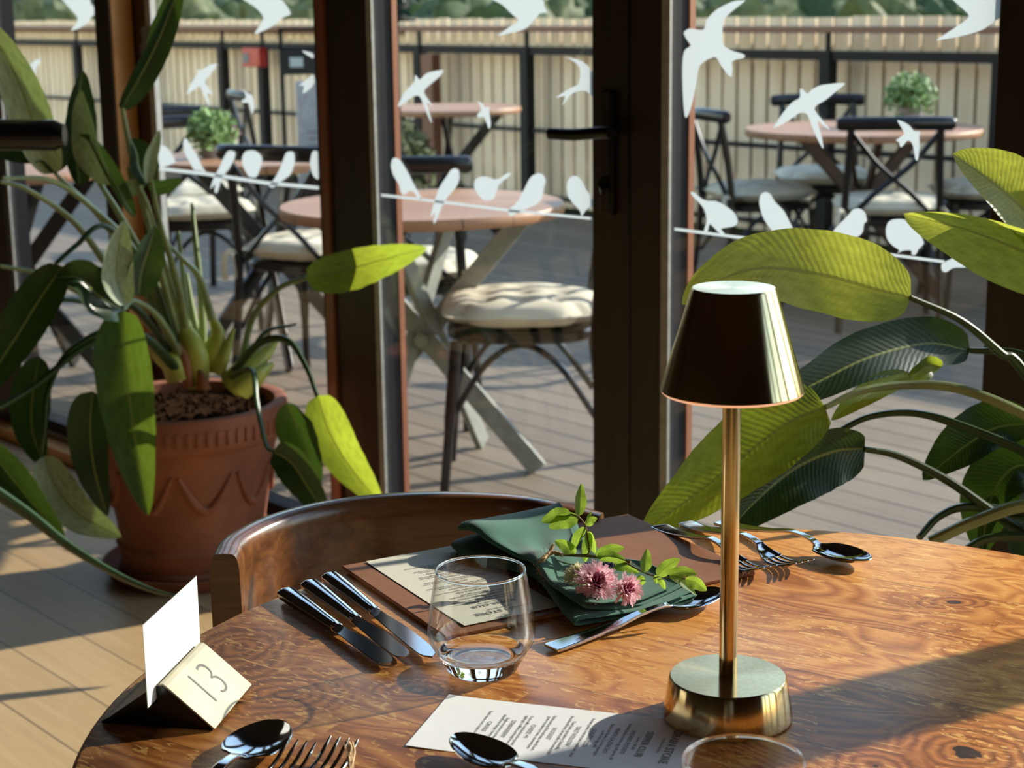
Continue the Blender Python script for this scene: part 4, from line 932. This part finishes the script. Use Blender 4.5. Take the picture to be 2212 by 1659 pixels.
def sprig(name, base, lab, cat='sprig'): return empty(name, base, 0, lab, cat)
s1 = sprig('rose_sprig', p3(1190, 660, 1.60), 'upright sprig of serrated green leaves above the pink flowers')
for a, b, wv, rl in [((1045,330),(810,400),85,.35),((1105,365),(865,440),95,-.3),((1108,350),(1125,90),75,.5),((1165,425),(1255,368),50,.2),((1165,415),(1210,308),35,.9),((1160,440),(1045,625),60,.4),((1190,470),(1235,650),55,.6),((1195,480),(1155,720),60,.2),((1080,655),(915,545),75,-.2)]:
    rose_leaf(s1, a, b, wv, 1.60, rl)
mb = MB(); mb.tube(smooth([p3(930, 650, 1.61), p3(1100, 665, 1.59), p3(1190, 640, 1.59), p3(1175, 520, 1.60), p3(1160, 430, 1.60), p3(1110, 360, 1.60), p3(1045, 325, 1.60)]), .0009, 8); mb.build('twig', M['twig'], s1)
s2 = sprig('rose_sprig', p3(1300, 690, 1.56), 'green leafy sprig stretching right from the napkin over the placemat')
for a, b, wv, rl, Y in [((1240,665),(1470,600),75,.3,1.58),((1250,670),(1480,700),60,-.4,1.57),((1270,700),(1590,805),70,.2,1.56),((1628,800),(1650,608),75,.5,1.535),((1730,825),(1912,690),80,.2,1.52),((1825,820),(2050,810),70,-.3,1.51),((1955,850),(2125,945),75,.3,1.50),((1830,830),(2045,980),50,-.6,1.505),((1618,825),(1600,905),55,.3,1.53),((1740,840),(1795,935),40,.5,1.52),((1712,820),(1725,890),28,.2,1.525)]:
    rose_leaf(s2, a, b, wv, Y, rl)
mb = MB(); mb.tube(smooth([p3(920, 655, 1.61), p3(1230, 672, 1.585), p3(1520, 716, 1.56)]), .0015, 8); mb.tube(smooth([p3(1440, 700, 1.565), p3(1630, 800, 1.54), p3(1740, 830, 1.525), p3(1960, 850, 1.505)]), .0008, 8); mb.build('twig', M['twig'], s2)
def cornflower(c, r, n, lab, seed, tilt, petals='pink', core='pink_core', name='cornflower'):
    random.seed(seed); e = empty(name, c, 0, lab, 'flower'); ax = V(tilt).normalized(); a1 = ax.orthogonal().normalized(); a2 = ax.cross(a1); mb = MB()
    for i in range(n):
        th = 2*pi*i/n*2.4+random.uniform(-.1, .1); el = random.uniform(.05, .95); rad = r*random.uniform(.8, 1.05)
        d = (a1*cos(th)+a2*sin(th))*cos(el*1.3)+ax*sin(el*1.3); sd_ = d.cross(ax).normalized(); 
        b = V(c)+d*r*.25; tip = V(c)+d*rad; w_ = r*.062
        mid = b+(tip-b)*.72
        vs = [b-sd_*w_*.25, b+sd_*w_*.25, mid+sd_*w_+ax*r*.05, tip+sd_*w_*.7, mid*.25+tip*.75, tip-sd_*w_*.7, mid-sd_*w_+ax*r*.05]
        mb.add(vs, [(0, 1, 2, 6), (2, 3, 4), (2, 4, 6), (4, 5, 6)])
    mb.build('petals', M[petals], e); mb = MB()
    for i in range(int(n*.5)):
        d = (ax+V((random.gauss(0, .5), random.gauss(0, .5), random.gauss(0, .5)))).normalized(); mb.tube([V(c)+d*r*.2, V(c)+d*r*.72], [r*.035, r*.03], 5)
    mb.build('florets', M[core], e)
    mb = MB(); mb.tube([V(c)-ax*r*.15, V(c)-ax*r*.5], [r*.35, r*.22], 10); mb.build('flower_base', M['stem'], e)
    return e
cornflower(p3(1235, 895, 1.515), .0225, 190, 'larger pink cornflower with magenta centre on the green napkin', 3, (.15, -.75, .6))
cornflower(p3(1470, 945, 1.49), .0175, 130, 'smaller pink cornflower at right of the larger one on napkin', 5, (.4, -.7, .5))
cornflower(p3(1115, 850, 1.535), .016, 150, 'cream coloured flower half hidden behind the pink cornflower', 7, (-.35, -.4, .8), 'cream_petal', 'cream_petal', 'cream_flower')
lv = sprig('lavender_sprig', p3(1250, 745, 1.545), 'dark purple lavender tips behind the pink cornflowers', 'flower'); mb = MB(); random.seed(9)
for cx in (1190, 1270, 1310, 1360):
    for i in range(12):
        p = p3(cx+random.uniform(-22, 22), 745+random.uniform(-14, 14), 1.54); mb.tube([p, p+V((random.gauss(0, .0012), random.gauss(0, .0012), .002))], [.0011, .0006], 6)
mb.build('florets', M['lavender'], lv); mb = MB()
for cx in (1190, 1270, 1310, 1360): mb.tube(smooth([p3(930, 700, 1.60), p3(1050, 735, 1.57), p3(cx, 745, 1.54)]), .0006, 6)
mb.build('stems', M['stem'], lv)
tw = sprig('twine_tie', p3(870, 700, 1.60), 'rough jute twine looped round the pinched middle of the napkin', 'twine'); mb = MB(); random.seed(4)
for k_ in range(2): mb.tube([p+V((random.gauss(0, .0004),)*3) for p in smooth([p3(905, 580, 1.605), p3(870, 640, 1.60), p3(800+20*k_, 705, 1.59), p3(795+15*k_, 770, 1.585), p3(860, 840, 1.575), p3(940, 885, 1.565)], 8)], .0016, 8)
mb.tube([p+V((random.gauss(0, .0003),)*3) for p in smooth([p3(830, 700, 1.595), p3(880, 650, 1.60), p3(930, 640, 1.60), p3(975, 665, 1.595)], 8)], .0017, 8)
mb.build('loop', M['twine'], tw); mb = MB()
for i in range(90):
    q = random.random(); p = p3(905-110*sin(q*2.6), 580+305*q, 1.605-.04*q); mb.tube([p, p+V((random.gauss(0, .003), random.gauss(0, .003), random.gauss(0, .003)))], .00018, 4)
mb.build('fibres', M['twine'], tw)

# ================================================================ indoor chair behind the table
ch = empty('tub_chair', (-.10, 1.62, 0), 0, 'dark wooden chair with curved wraparound back tucked under the oak table', 'chair')
def sweep(pts, th, hh, e=4.5, n=24):
    mb = MB(); P = smooth(pts, 8); m = len(P); vs = []
    hs = hh if hasattr(hh, '__len__') else [hh]*len(pts); hs = [v.x for v in smooth([V((a, 0, 0)) for a in hs], 8)]
    for i, p in enumerate(P):
        t_ = (P[min(i+1, m-1)]-P[max(i-1, 0)]); t_.z = 0; t_.normalize(); b = V((-t_.y, t_.x, 0))
        for k in range(n):
            a = 2*pi*k/n; cx, cy = cos(a), sin(a); ex = abs(cx)**(2/e)*(1 if cx > 0 else -1); ey = abs(cy)**(2/e)*(1 if cy > 0 else -1)
            vs.append(p+b*(ex*th/2)+V((0, 0, ey*hs[i]/2)))
    mb.add(vs, [(i*n+k, i*n+(k+1) % n, (i+1)*n+(k+1) % n, (i+1)*n+k) for i in range(m-1) for k in range(n)]+[tuple(range(n))[::-1], tuple(range((m-1)*n, m*n))], True)
    return mb
hh = .10
rail = [(-.284, 1.600, .768), (-.280, 1.655, .770), (-.245, 1.722, .771), (-.185, 1.772, .771), (-.105, 1.797, .770), (-.010, 1.792, .768), (.052, 1.765, .765), (.093, 1.752, .757)]
o = sweep([V((x, y, z-hh/2+.002)) for x, y, z in rail], .030, hh).build('back_rail', M['brown_wood'], ch)
mb = MB(); mb.lathe([(.16, .43), (.19, .435), (.195, .46), (.16, .475), (.001, .478)], 48, (-.10, 1.60, 0)); mb.build('seat', M['leather'], ch)
for x, y, X, Y_ in ((-.272, 1.67, -.24, 1.66), (.075, 1.752, .05, 1.71), (-.10, 1.797, -.10, 1.765)):
    mb = MB(); mb.tube(smooth([(x, y, .69), ((x+X)/2, (y+Y_)/2, .56), (X, Y_, .45)]), .014, 12); mb.build('back_post', M['brown_wood'], ch)
for x, y in ((-.24, 1.66), (.05, 1.71), (-.22, 1.47), (.03, 1.47)):
    mb = MB(); mb.tube([((x+.1)*.85-.1, (y-1.6)*.85+1.6, .45), ((x+.1)*1.15-.1, (y-1.6)*1.15+1.6, 0)], [.017, .011], 12); mb.build('leg', M['brown_wood'], ch)

# high chair arm at the left edge
bc_ = empty('bar_chair', (-1.42, 3.35, 0), 0, 'black high chair, one arm reaching in at the left edge', 'chair')
a, b = atY(-60, 286, 3.30), atY(140, 292, 3.30)
mb = MB(); A = V((a.x-.42, a.y+.06, a.z)); mb.tube([A, (A+b)/2, b-V((.02, 0, 0)), b], [.028, .029, .028, .020], 20, sx=1.0, sy=1.05, up=(0, 0, 1)); mb.build('arm', M['chair_black'], bc_)
az = a.z
for x, y in ((-1.16, 3.36), (-1.50, 3.38)):
    mb = MB(); mb.tube([(x, y, .0), (x, y, az-.01)], .015, 12); mb.build('leg', M['chair_black'], bc_)
for x, y in ((-1.16, 3.0+.02), (-1.50, 3.02)):
    mb = MB(); mb.tube([(x-.02, y, .0), (x-.02, y, .72)], .015, 12); mb.build('leg', M['chair_black'], bc_)
mb = MB(); mb.box((-1.34, 3.19, .72), (.34, .38, .04)); mb.build('seat', M['chair_black'], bc_, bevel=.01)

# ================================================================ plants
def stalk(parent, pts, r, mat='stem', name='leaf_stalk'):
    P = smooth([atY(*p) if len(p) == 3 and not isinstance(p, V) else p for p in pts], 8); m = len(P)
    r0, r1 = r if hasattr(r, '__len__') else (r, r)
    mb = MB(); mb.tube(P, [r0+(r1-r0)*i/(m-1) for i in range(m)], 10, sx=1.1, sy=.85); return mb.build(name, M[mat], parent)
def leafp(parent, pts, wl, wr, roll=0, mat='leaf', fold=.22, wav=.05, prof=.75, curl=0):
    P = [atY(*p) for p in pts]; Y = P[len(P)//2].y; k = Y/FPX/max(.3, cos(roll))
    return leaf3(parent, P, wl*k, wr*k, roll, M[mat], fold, wav, 36, 8, 'leaf', prof, curl)
# right-hand plant
PR = V((.87, 2.02, 0))
pr = empty('leafy_potted_plant', PR, 0, 'large leafy plant with long arching stalks entering from the right', 'plant')
mb = MB(); mb.lathe([(.13, 0), (.17, .36), (.175, .365), (.19, .37), (.19, .43), (.175, .43), (.165, .40)], 48, PR); mb.build('pot', M['pot'], pr)
mb = MB(); mb.lathe([(.166, .39), (.08, .405), (.001, .41)], 32, PR); mb.build('soil', M['soil'], pr)
cr = PR+V((-.03, 0, .42))
# (leaf points base -> tip; widths in photo pixels)
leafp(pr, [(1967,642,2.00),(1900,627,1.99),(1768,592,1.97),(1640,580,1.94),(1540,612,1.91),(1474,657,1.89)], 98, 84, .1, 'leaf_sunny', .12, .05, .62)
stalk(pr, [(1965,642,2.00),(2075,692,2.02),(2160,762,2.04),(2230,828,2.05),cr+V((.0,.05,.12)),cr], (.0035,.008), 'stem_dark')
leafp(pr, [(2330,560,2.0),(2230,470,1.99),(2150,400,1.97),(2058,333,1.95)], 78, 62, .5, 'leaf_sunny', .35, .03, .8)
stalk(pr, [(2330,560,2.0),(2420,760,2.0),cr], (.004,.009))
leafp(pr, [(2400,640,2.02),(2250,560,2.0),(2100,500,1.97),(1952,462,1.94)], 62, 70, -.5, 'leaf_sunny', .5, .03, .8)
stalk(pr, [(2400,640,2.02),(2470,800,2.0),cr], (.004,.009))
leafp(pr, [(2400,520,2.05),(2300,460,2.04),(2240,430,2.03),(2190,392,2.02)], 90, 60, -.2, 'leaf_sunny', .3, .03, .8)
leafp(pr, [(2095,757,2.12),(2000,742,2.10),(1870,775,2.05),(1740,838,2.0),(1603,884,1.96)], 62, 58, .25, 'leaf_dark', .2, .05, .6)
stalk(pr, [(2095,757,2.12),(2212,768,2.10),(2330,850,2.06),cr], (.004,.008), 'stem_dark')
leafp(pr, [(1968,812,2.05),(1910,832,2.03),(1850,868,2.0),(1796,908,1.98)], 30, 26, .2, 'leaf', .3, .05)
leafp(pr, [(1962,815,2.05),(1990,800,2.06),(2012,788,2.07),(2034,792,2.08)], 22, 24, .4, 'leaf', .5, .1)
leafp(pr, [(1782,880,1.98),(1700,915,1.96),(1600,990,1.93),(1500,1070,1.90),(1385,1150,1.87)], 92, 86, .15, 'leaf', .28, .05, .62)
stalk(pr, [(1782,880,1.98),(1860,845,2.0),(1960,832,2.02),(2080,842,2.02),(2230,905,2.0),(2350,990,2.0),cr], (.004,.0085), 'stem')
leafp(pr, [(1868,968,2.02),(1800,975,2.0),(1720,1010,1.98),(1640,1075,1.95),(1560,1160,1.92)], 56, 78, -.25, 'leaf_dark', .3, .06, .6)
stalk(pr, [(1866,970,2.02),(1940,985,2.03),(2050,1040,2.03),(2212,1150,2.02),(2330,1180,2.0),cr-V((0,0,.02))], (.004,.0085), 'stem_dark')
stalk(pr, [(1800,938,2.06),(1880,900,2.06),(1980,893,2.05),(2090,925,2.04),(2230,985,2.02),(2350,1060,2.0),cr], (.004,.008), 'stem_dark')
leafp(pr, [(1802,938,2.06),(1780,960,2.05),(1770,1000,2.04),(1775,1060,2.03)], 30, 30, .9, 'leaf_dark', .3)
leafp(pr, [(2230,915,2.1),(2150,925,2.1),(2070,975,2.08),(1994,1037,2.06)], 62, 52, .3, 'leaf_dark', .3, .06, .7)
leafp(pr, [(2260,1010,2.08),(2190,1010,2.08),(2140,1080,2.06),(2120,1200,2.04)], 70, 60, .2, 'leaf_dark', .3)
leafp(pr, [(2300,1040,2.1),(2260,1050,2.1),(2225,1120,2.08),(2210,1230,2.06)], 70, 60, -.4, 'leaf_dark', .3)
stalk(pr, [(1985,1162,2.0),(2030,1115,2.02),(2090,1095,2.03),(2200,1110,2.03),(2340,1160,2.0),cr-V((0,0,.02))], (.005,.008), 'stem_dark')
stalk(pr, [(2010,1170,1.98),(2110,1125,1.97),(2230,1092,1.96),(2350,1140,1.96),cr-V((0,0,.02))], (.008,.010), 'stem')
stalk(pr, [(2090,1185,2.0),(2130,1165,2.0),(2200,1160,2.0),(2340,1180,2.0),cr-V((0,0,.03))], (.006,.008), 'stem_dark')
for px_, py_, Y_ in ((2330,300,2.05),(2450,380,2.1),(2380,700,1.9),(2480,900,1.85)):
    leafp(pr, [(px_+90,py_+300,Y_),(px_+60,py_+180,Y_),(px_+20,py_+60,Y_),(px_-10,py_-80,Y_)], 80, 80, .4, 'leaf', .3); stalk(pr, [atY(px_+90,py_+300,Y_), cr], (.004,.009))

# left-hand plant in the terracotta pot
PL = V((-.755, 3.86, 0)); RR = .235
pl_ = empty('bird_of_paradise_plant', PL, 0, 'large strappy plant in a terracotta pot beside the glass doors', 'plant')
mb = MB(); pf = [(.165,0),(.172,.012),(.172,.03),(.165,.038),(.170,.06),(.178,.085),(.170,.095),(.172,.13),(.190,.24),(.206,.315),(.210,.325),(.222,.33),(.232,.345),(.235,.39),(.232,.408),(.222,.412),(.205,.408),(.200,.37)]
mb.lathe(pf, 96, PL, caps=False); mb.add([PL+V((.165*cos(2*pi*k/48), .165*sin(2*pi*k/48), 0)) for k in range(48)], [tuple(range(48))[::-1]])
pot = mb.build('pot', M['pot'], pl_)
mb = MB()
for k in range(64):
    a = 2*pi*k/64; mb.box(PL+V((.2345*cos(a), .2345*sin(a), .367)), (.006, .011, .034), rz=a)
mb.build('rim_ribs', M['pot'], pot, bevel=.002)
for k in range(9):
    a = 2*pi*k/9+.2; mb = MB(); pts = []
    for q in range(13):
        b = q/12; aa = a+(b-.5)*.62; z = .275-.085*sin(pi*b); pts.append(PL+V((cos(aa)*(.172+(z-.13)*.175), sin(aa)*(.172+(z-.13)*.175), z)))
    mb.tube(pts, [.005+.006*sin(pi*q/12) for q in range(13)], 10); mb.build('relief_garland', M['pot'], pot)
mb = MB(); mb.lathe([(.19, 0), (.205, .02), (.212, .034), (.205, .034), (.195, .018), (.18, .01)], 64, PL); mb.build('saucer', M['pot'], pl_)
mb = MB(); random.seed(31)
for i in range(260):
    a = random.uniform(0, 2*pi); q = .2*sqrt(random.random()); mb.tube([PL+V((q*cos(a), q*sin(a), .378)), PL+V((q*cos(a)+random.gauss(0, .004), q*sin(a)+random.gauss(0, .004), .394))], [.009, .003], 5)
mb.lathe([(.203, .374), (.203, .382), (.14, .386), (.001, .388)], 48, PL, caps=False); blob(mb, PL+V((.05, -.12, .39)), .014, 3, n=5); blob(mb, PL+V((.09, -.12, .388)), .016, 5, n=5); blob(mb, PL+V((.02, -.13, .388)), .012, 8, n=5); mb.build('soil', M['soil'], pl_)
CL = PL+V((-.02, -.02, .40))
def horn(pts, rr, mat='sheath'):
    P = smooth([atY(*p) for p in pts], 8); m = len(P); mb = MB()
    rs = [v.x*1.35 for v in smooth([V((a, 0, 0)) for a in rr], 8)]; mb.tube(P, [max(.001, a) for a in rs], 14, sx=1.1, sy=.8); return mb.build('sheath', M[mat], pl_)
horn([(425,835,3.76),(420,770,3.76),(398,715,3.77),(366,682,3.78)], [.022,.026,.016,.006])
horn([(455,800,3.78),(462,760,3.78),(470,720,3.78),(455,680,3.78)], [.016,.020,.013,.006])
horn([(470,805,3.76),(482,770,3.76),(505,710,3.77)], [.014,.012,.003])
horn([(385,820,3.74),(372,785,3.74),(345,765,3.75),(325,752,3.76)], [.022,.022,.017,.006])
horn([(500,835,3.74),(530,800,3.74),(570,765,3.76),(600,735,3.78)], [.026,.022,.014,.003])
horn([(520,845,3.72),(555,815,3.72),(590,785,3.74)], [.020,.016,.004])
horn([(408,835,3.73),(398,780,3.73),(384,742,3.74)], [.010,.010,.005], 'dry')
horn([(440,840,3.72),(436,820,3.72),(430,800,3.73)], [.014,.010,.004], 'dry')
for pts in ([(430,800,3.78),(405,690,3.80),(396,600,3.82),(385,500,3.84)], [(440,790,3.8),(435,650,3.82),(422,520,3.84),(415,440,3.9)], [(420,790,3.8),(385,660,3.82),(365,560,3.84)],
            [(458,690,3.78),(430,600,3.76),(395,560,3.72),(350,515,3.7)], [(450,800,3.82),(420,690,3.86),(403,590,3.9)], [(400,790,3.8),(330,600,3.75),(262,470,3.7),(215,395,3.66),(180,320,3.6)],
            [(395,795,3.8),(300,560,3.7),(200,450,3.6),(110,390,3.5),(5,385,3.4)], [(400,800,3.8),(310,620,3.74),(225,480,3.68),(140,395,3.6),(120,375,3.55)],
            [(395,800,3.78),(250,600,3.68),(160,480,3.6),(60,410,3.5),(0,392,3.45)], [(410,790,3.8),(350,560,3.7),(320,450,3.64),(300,400,3.6)], [(415,790,3.8),(385,620,3.72),(345,480,3.66),(325,380,3.62)],
            [(400,790,3.75),(345,690,3.68),(290,650,3.62),(265,670,3.55)]):
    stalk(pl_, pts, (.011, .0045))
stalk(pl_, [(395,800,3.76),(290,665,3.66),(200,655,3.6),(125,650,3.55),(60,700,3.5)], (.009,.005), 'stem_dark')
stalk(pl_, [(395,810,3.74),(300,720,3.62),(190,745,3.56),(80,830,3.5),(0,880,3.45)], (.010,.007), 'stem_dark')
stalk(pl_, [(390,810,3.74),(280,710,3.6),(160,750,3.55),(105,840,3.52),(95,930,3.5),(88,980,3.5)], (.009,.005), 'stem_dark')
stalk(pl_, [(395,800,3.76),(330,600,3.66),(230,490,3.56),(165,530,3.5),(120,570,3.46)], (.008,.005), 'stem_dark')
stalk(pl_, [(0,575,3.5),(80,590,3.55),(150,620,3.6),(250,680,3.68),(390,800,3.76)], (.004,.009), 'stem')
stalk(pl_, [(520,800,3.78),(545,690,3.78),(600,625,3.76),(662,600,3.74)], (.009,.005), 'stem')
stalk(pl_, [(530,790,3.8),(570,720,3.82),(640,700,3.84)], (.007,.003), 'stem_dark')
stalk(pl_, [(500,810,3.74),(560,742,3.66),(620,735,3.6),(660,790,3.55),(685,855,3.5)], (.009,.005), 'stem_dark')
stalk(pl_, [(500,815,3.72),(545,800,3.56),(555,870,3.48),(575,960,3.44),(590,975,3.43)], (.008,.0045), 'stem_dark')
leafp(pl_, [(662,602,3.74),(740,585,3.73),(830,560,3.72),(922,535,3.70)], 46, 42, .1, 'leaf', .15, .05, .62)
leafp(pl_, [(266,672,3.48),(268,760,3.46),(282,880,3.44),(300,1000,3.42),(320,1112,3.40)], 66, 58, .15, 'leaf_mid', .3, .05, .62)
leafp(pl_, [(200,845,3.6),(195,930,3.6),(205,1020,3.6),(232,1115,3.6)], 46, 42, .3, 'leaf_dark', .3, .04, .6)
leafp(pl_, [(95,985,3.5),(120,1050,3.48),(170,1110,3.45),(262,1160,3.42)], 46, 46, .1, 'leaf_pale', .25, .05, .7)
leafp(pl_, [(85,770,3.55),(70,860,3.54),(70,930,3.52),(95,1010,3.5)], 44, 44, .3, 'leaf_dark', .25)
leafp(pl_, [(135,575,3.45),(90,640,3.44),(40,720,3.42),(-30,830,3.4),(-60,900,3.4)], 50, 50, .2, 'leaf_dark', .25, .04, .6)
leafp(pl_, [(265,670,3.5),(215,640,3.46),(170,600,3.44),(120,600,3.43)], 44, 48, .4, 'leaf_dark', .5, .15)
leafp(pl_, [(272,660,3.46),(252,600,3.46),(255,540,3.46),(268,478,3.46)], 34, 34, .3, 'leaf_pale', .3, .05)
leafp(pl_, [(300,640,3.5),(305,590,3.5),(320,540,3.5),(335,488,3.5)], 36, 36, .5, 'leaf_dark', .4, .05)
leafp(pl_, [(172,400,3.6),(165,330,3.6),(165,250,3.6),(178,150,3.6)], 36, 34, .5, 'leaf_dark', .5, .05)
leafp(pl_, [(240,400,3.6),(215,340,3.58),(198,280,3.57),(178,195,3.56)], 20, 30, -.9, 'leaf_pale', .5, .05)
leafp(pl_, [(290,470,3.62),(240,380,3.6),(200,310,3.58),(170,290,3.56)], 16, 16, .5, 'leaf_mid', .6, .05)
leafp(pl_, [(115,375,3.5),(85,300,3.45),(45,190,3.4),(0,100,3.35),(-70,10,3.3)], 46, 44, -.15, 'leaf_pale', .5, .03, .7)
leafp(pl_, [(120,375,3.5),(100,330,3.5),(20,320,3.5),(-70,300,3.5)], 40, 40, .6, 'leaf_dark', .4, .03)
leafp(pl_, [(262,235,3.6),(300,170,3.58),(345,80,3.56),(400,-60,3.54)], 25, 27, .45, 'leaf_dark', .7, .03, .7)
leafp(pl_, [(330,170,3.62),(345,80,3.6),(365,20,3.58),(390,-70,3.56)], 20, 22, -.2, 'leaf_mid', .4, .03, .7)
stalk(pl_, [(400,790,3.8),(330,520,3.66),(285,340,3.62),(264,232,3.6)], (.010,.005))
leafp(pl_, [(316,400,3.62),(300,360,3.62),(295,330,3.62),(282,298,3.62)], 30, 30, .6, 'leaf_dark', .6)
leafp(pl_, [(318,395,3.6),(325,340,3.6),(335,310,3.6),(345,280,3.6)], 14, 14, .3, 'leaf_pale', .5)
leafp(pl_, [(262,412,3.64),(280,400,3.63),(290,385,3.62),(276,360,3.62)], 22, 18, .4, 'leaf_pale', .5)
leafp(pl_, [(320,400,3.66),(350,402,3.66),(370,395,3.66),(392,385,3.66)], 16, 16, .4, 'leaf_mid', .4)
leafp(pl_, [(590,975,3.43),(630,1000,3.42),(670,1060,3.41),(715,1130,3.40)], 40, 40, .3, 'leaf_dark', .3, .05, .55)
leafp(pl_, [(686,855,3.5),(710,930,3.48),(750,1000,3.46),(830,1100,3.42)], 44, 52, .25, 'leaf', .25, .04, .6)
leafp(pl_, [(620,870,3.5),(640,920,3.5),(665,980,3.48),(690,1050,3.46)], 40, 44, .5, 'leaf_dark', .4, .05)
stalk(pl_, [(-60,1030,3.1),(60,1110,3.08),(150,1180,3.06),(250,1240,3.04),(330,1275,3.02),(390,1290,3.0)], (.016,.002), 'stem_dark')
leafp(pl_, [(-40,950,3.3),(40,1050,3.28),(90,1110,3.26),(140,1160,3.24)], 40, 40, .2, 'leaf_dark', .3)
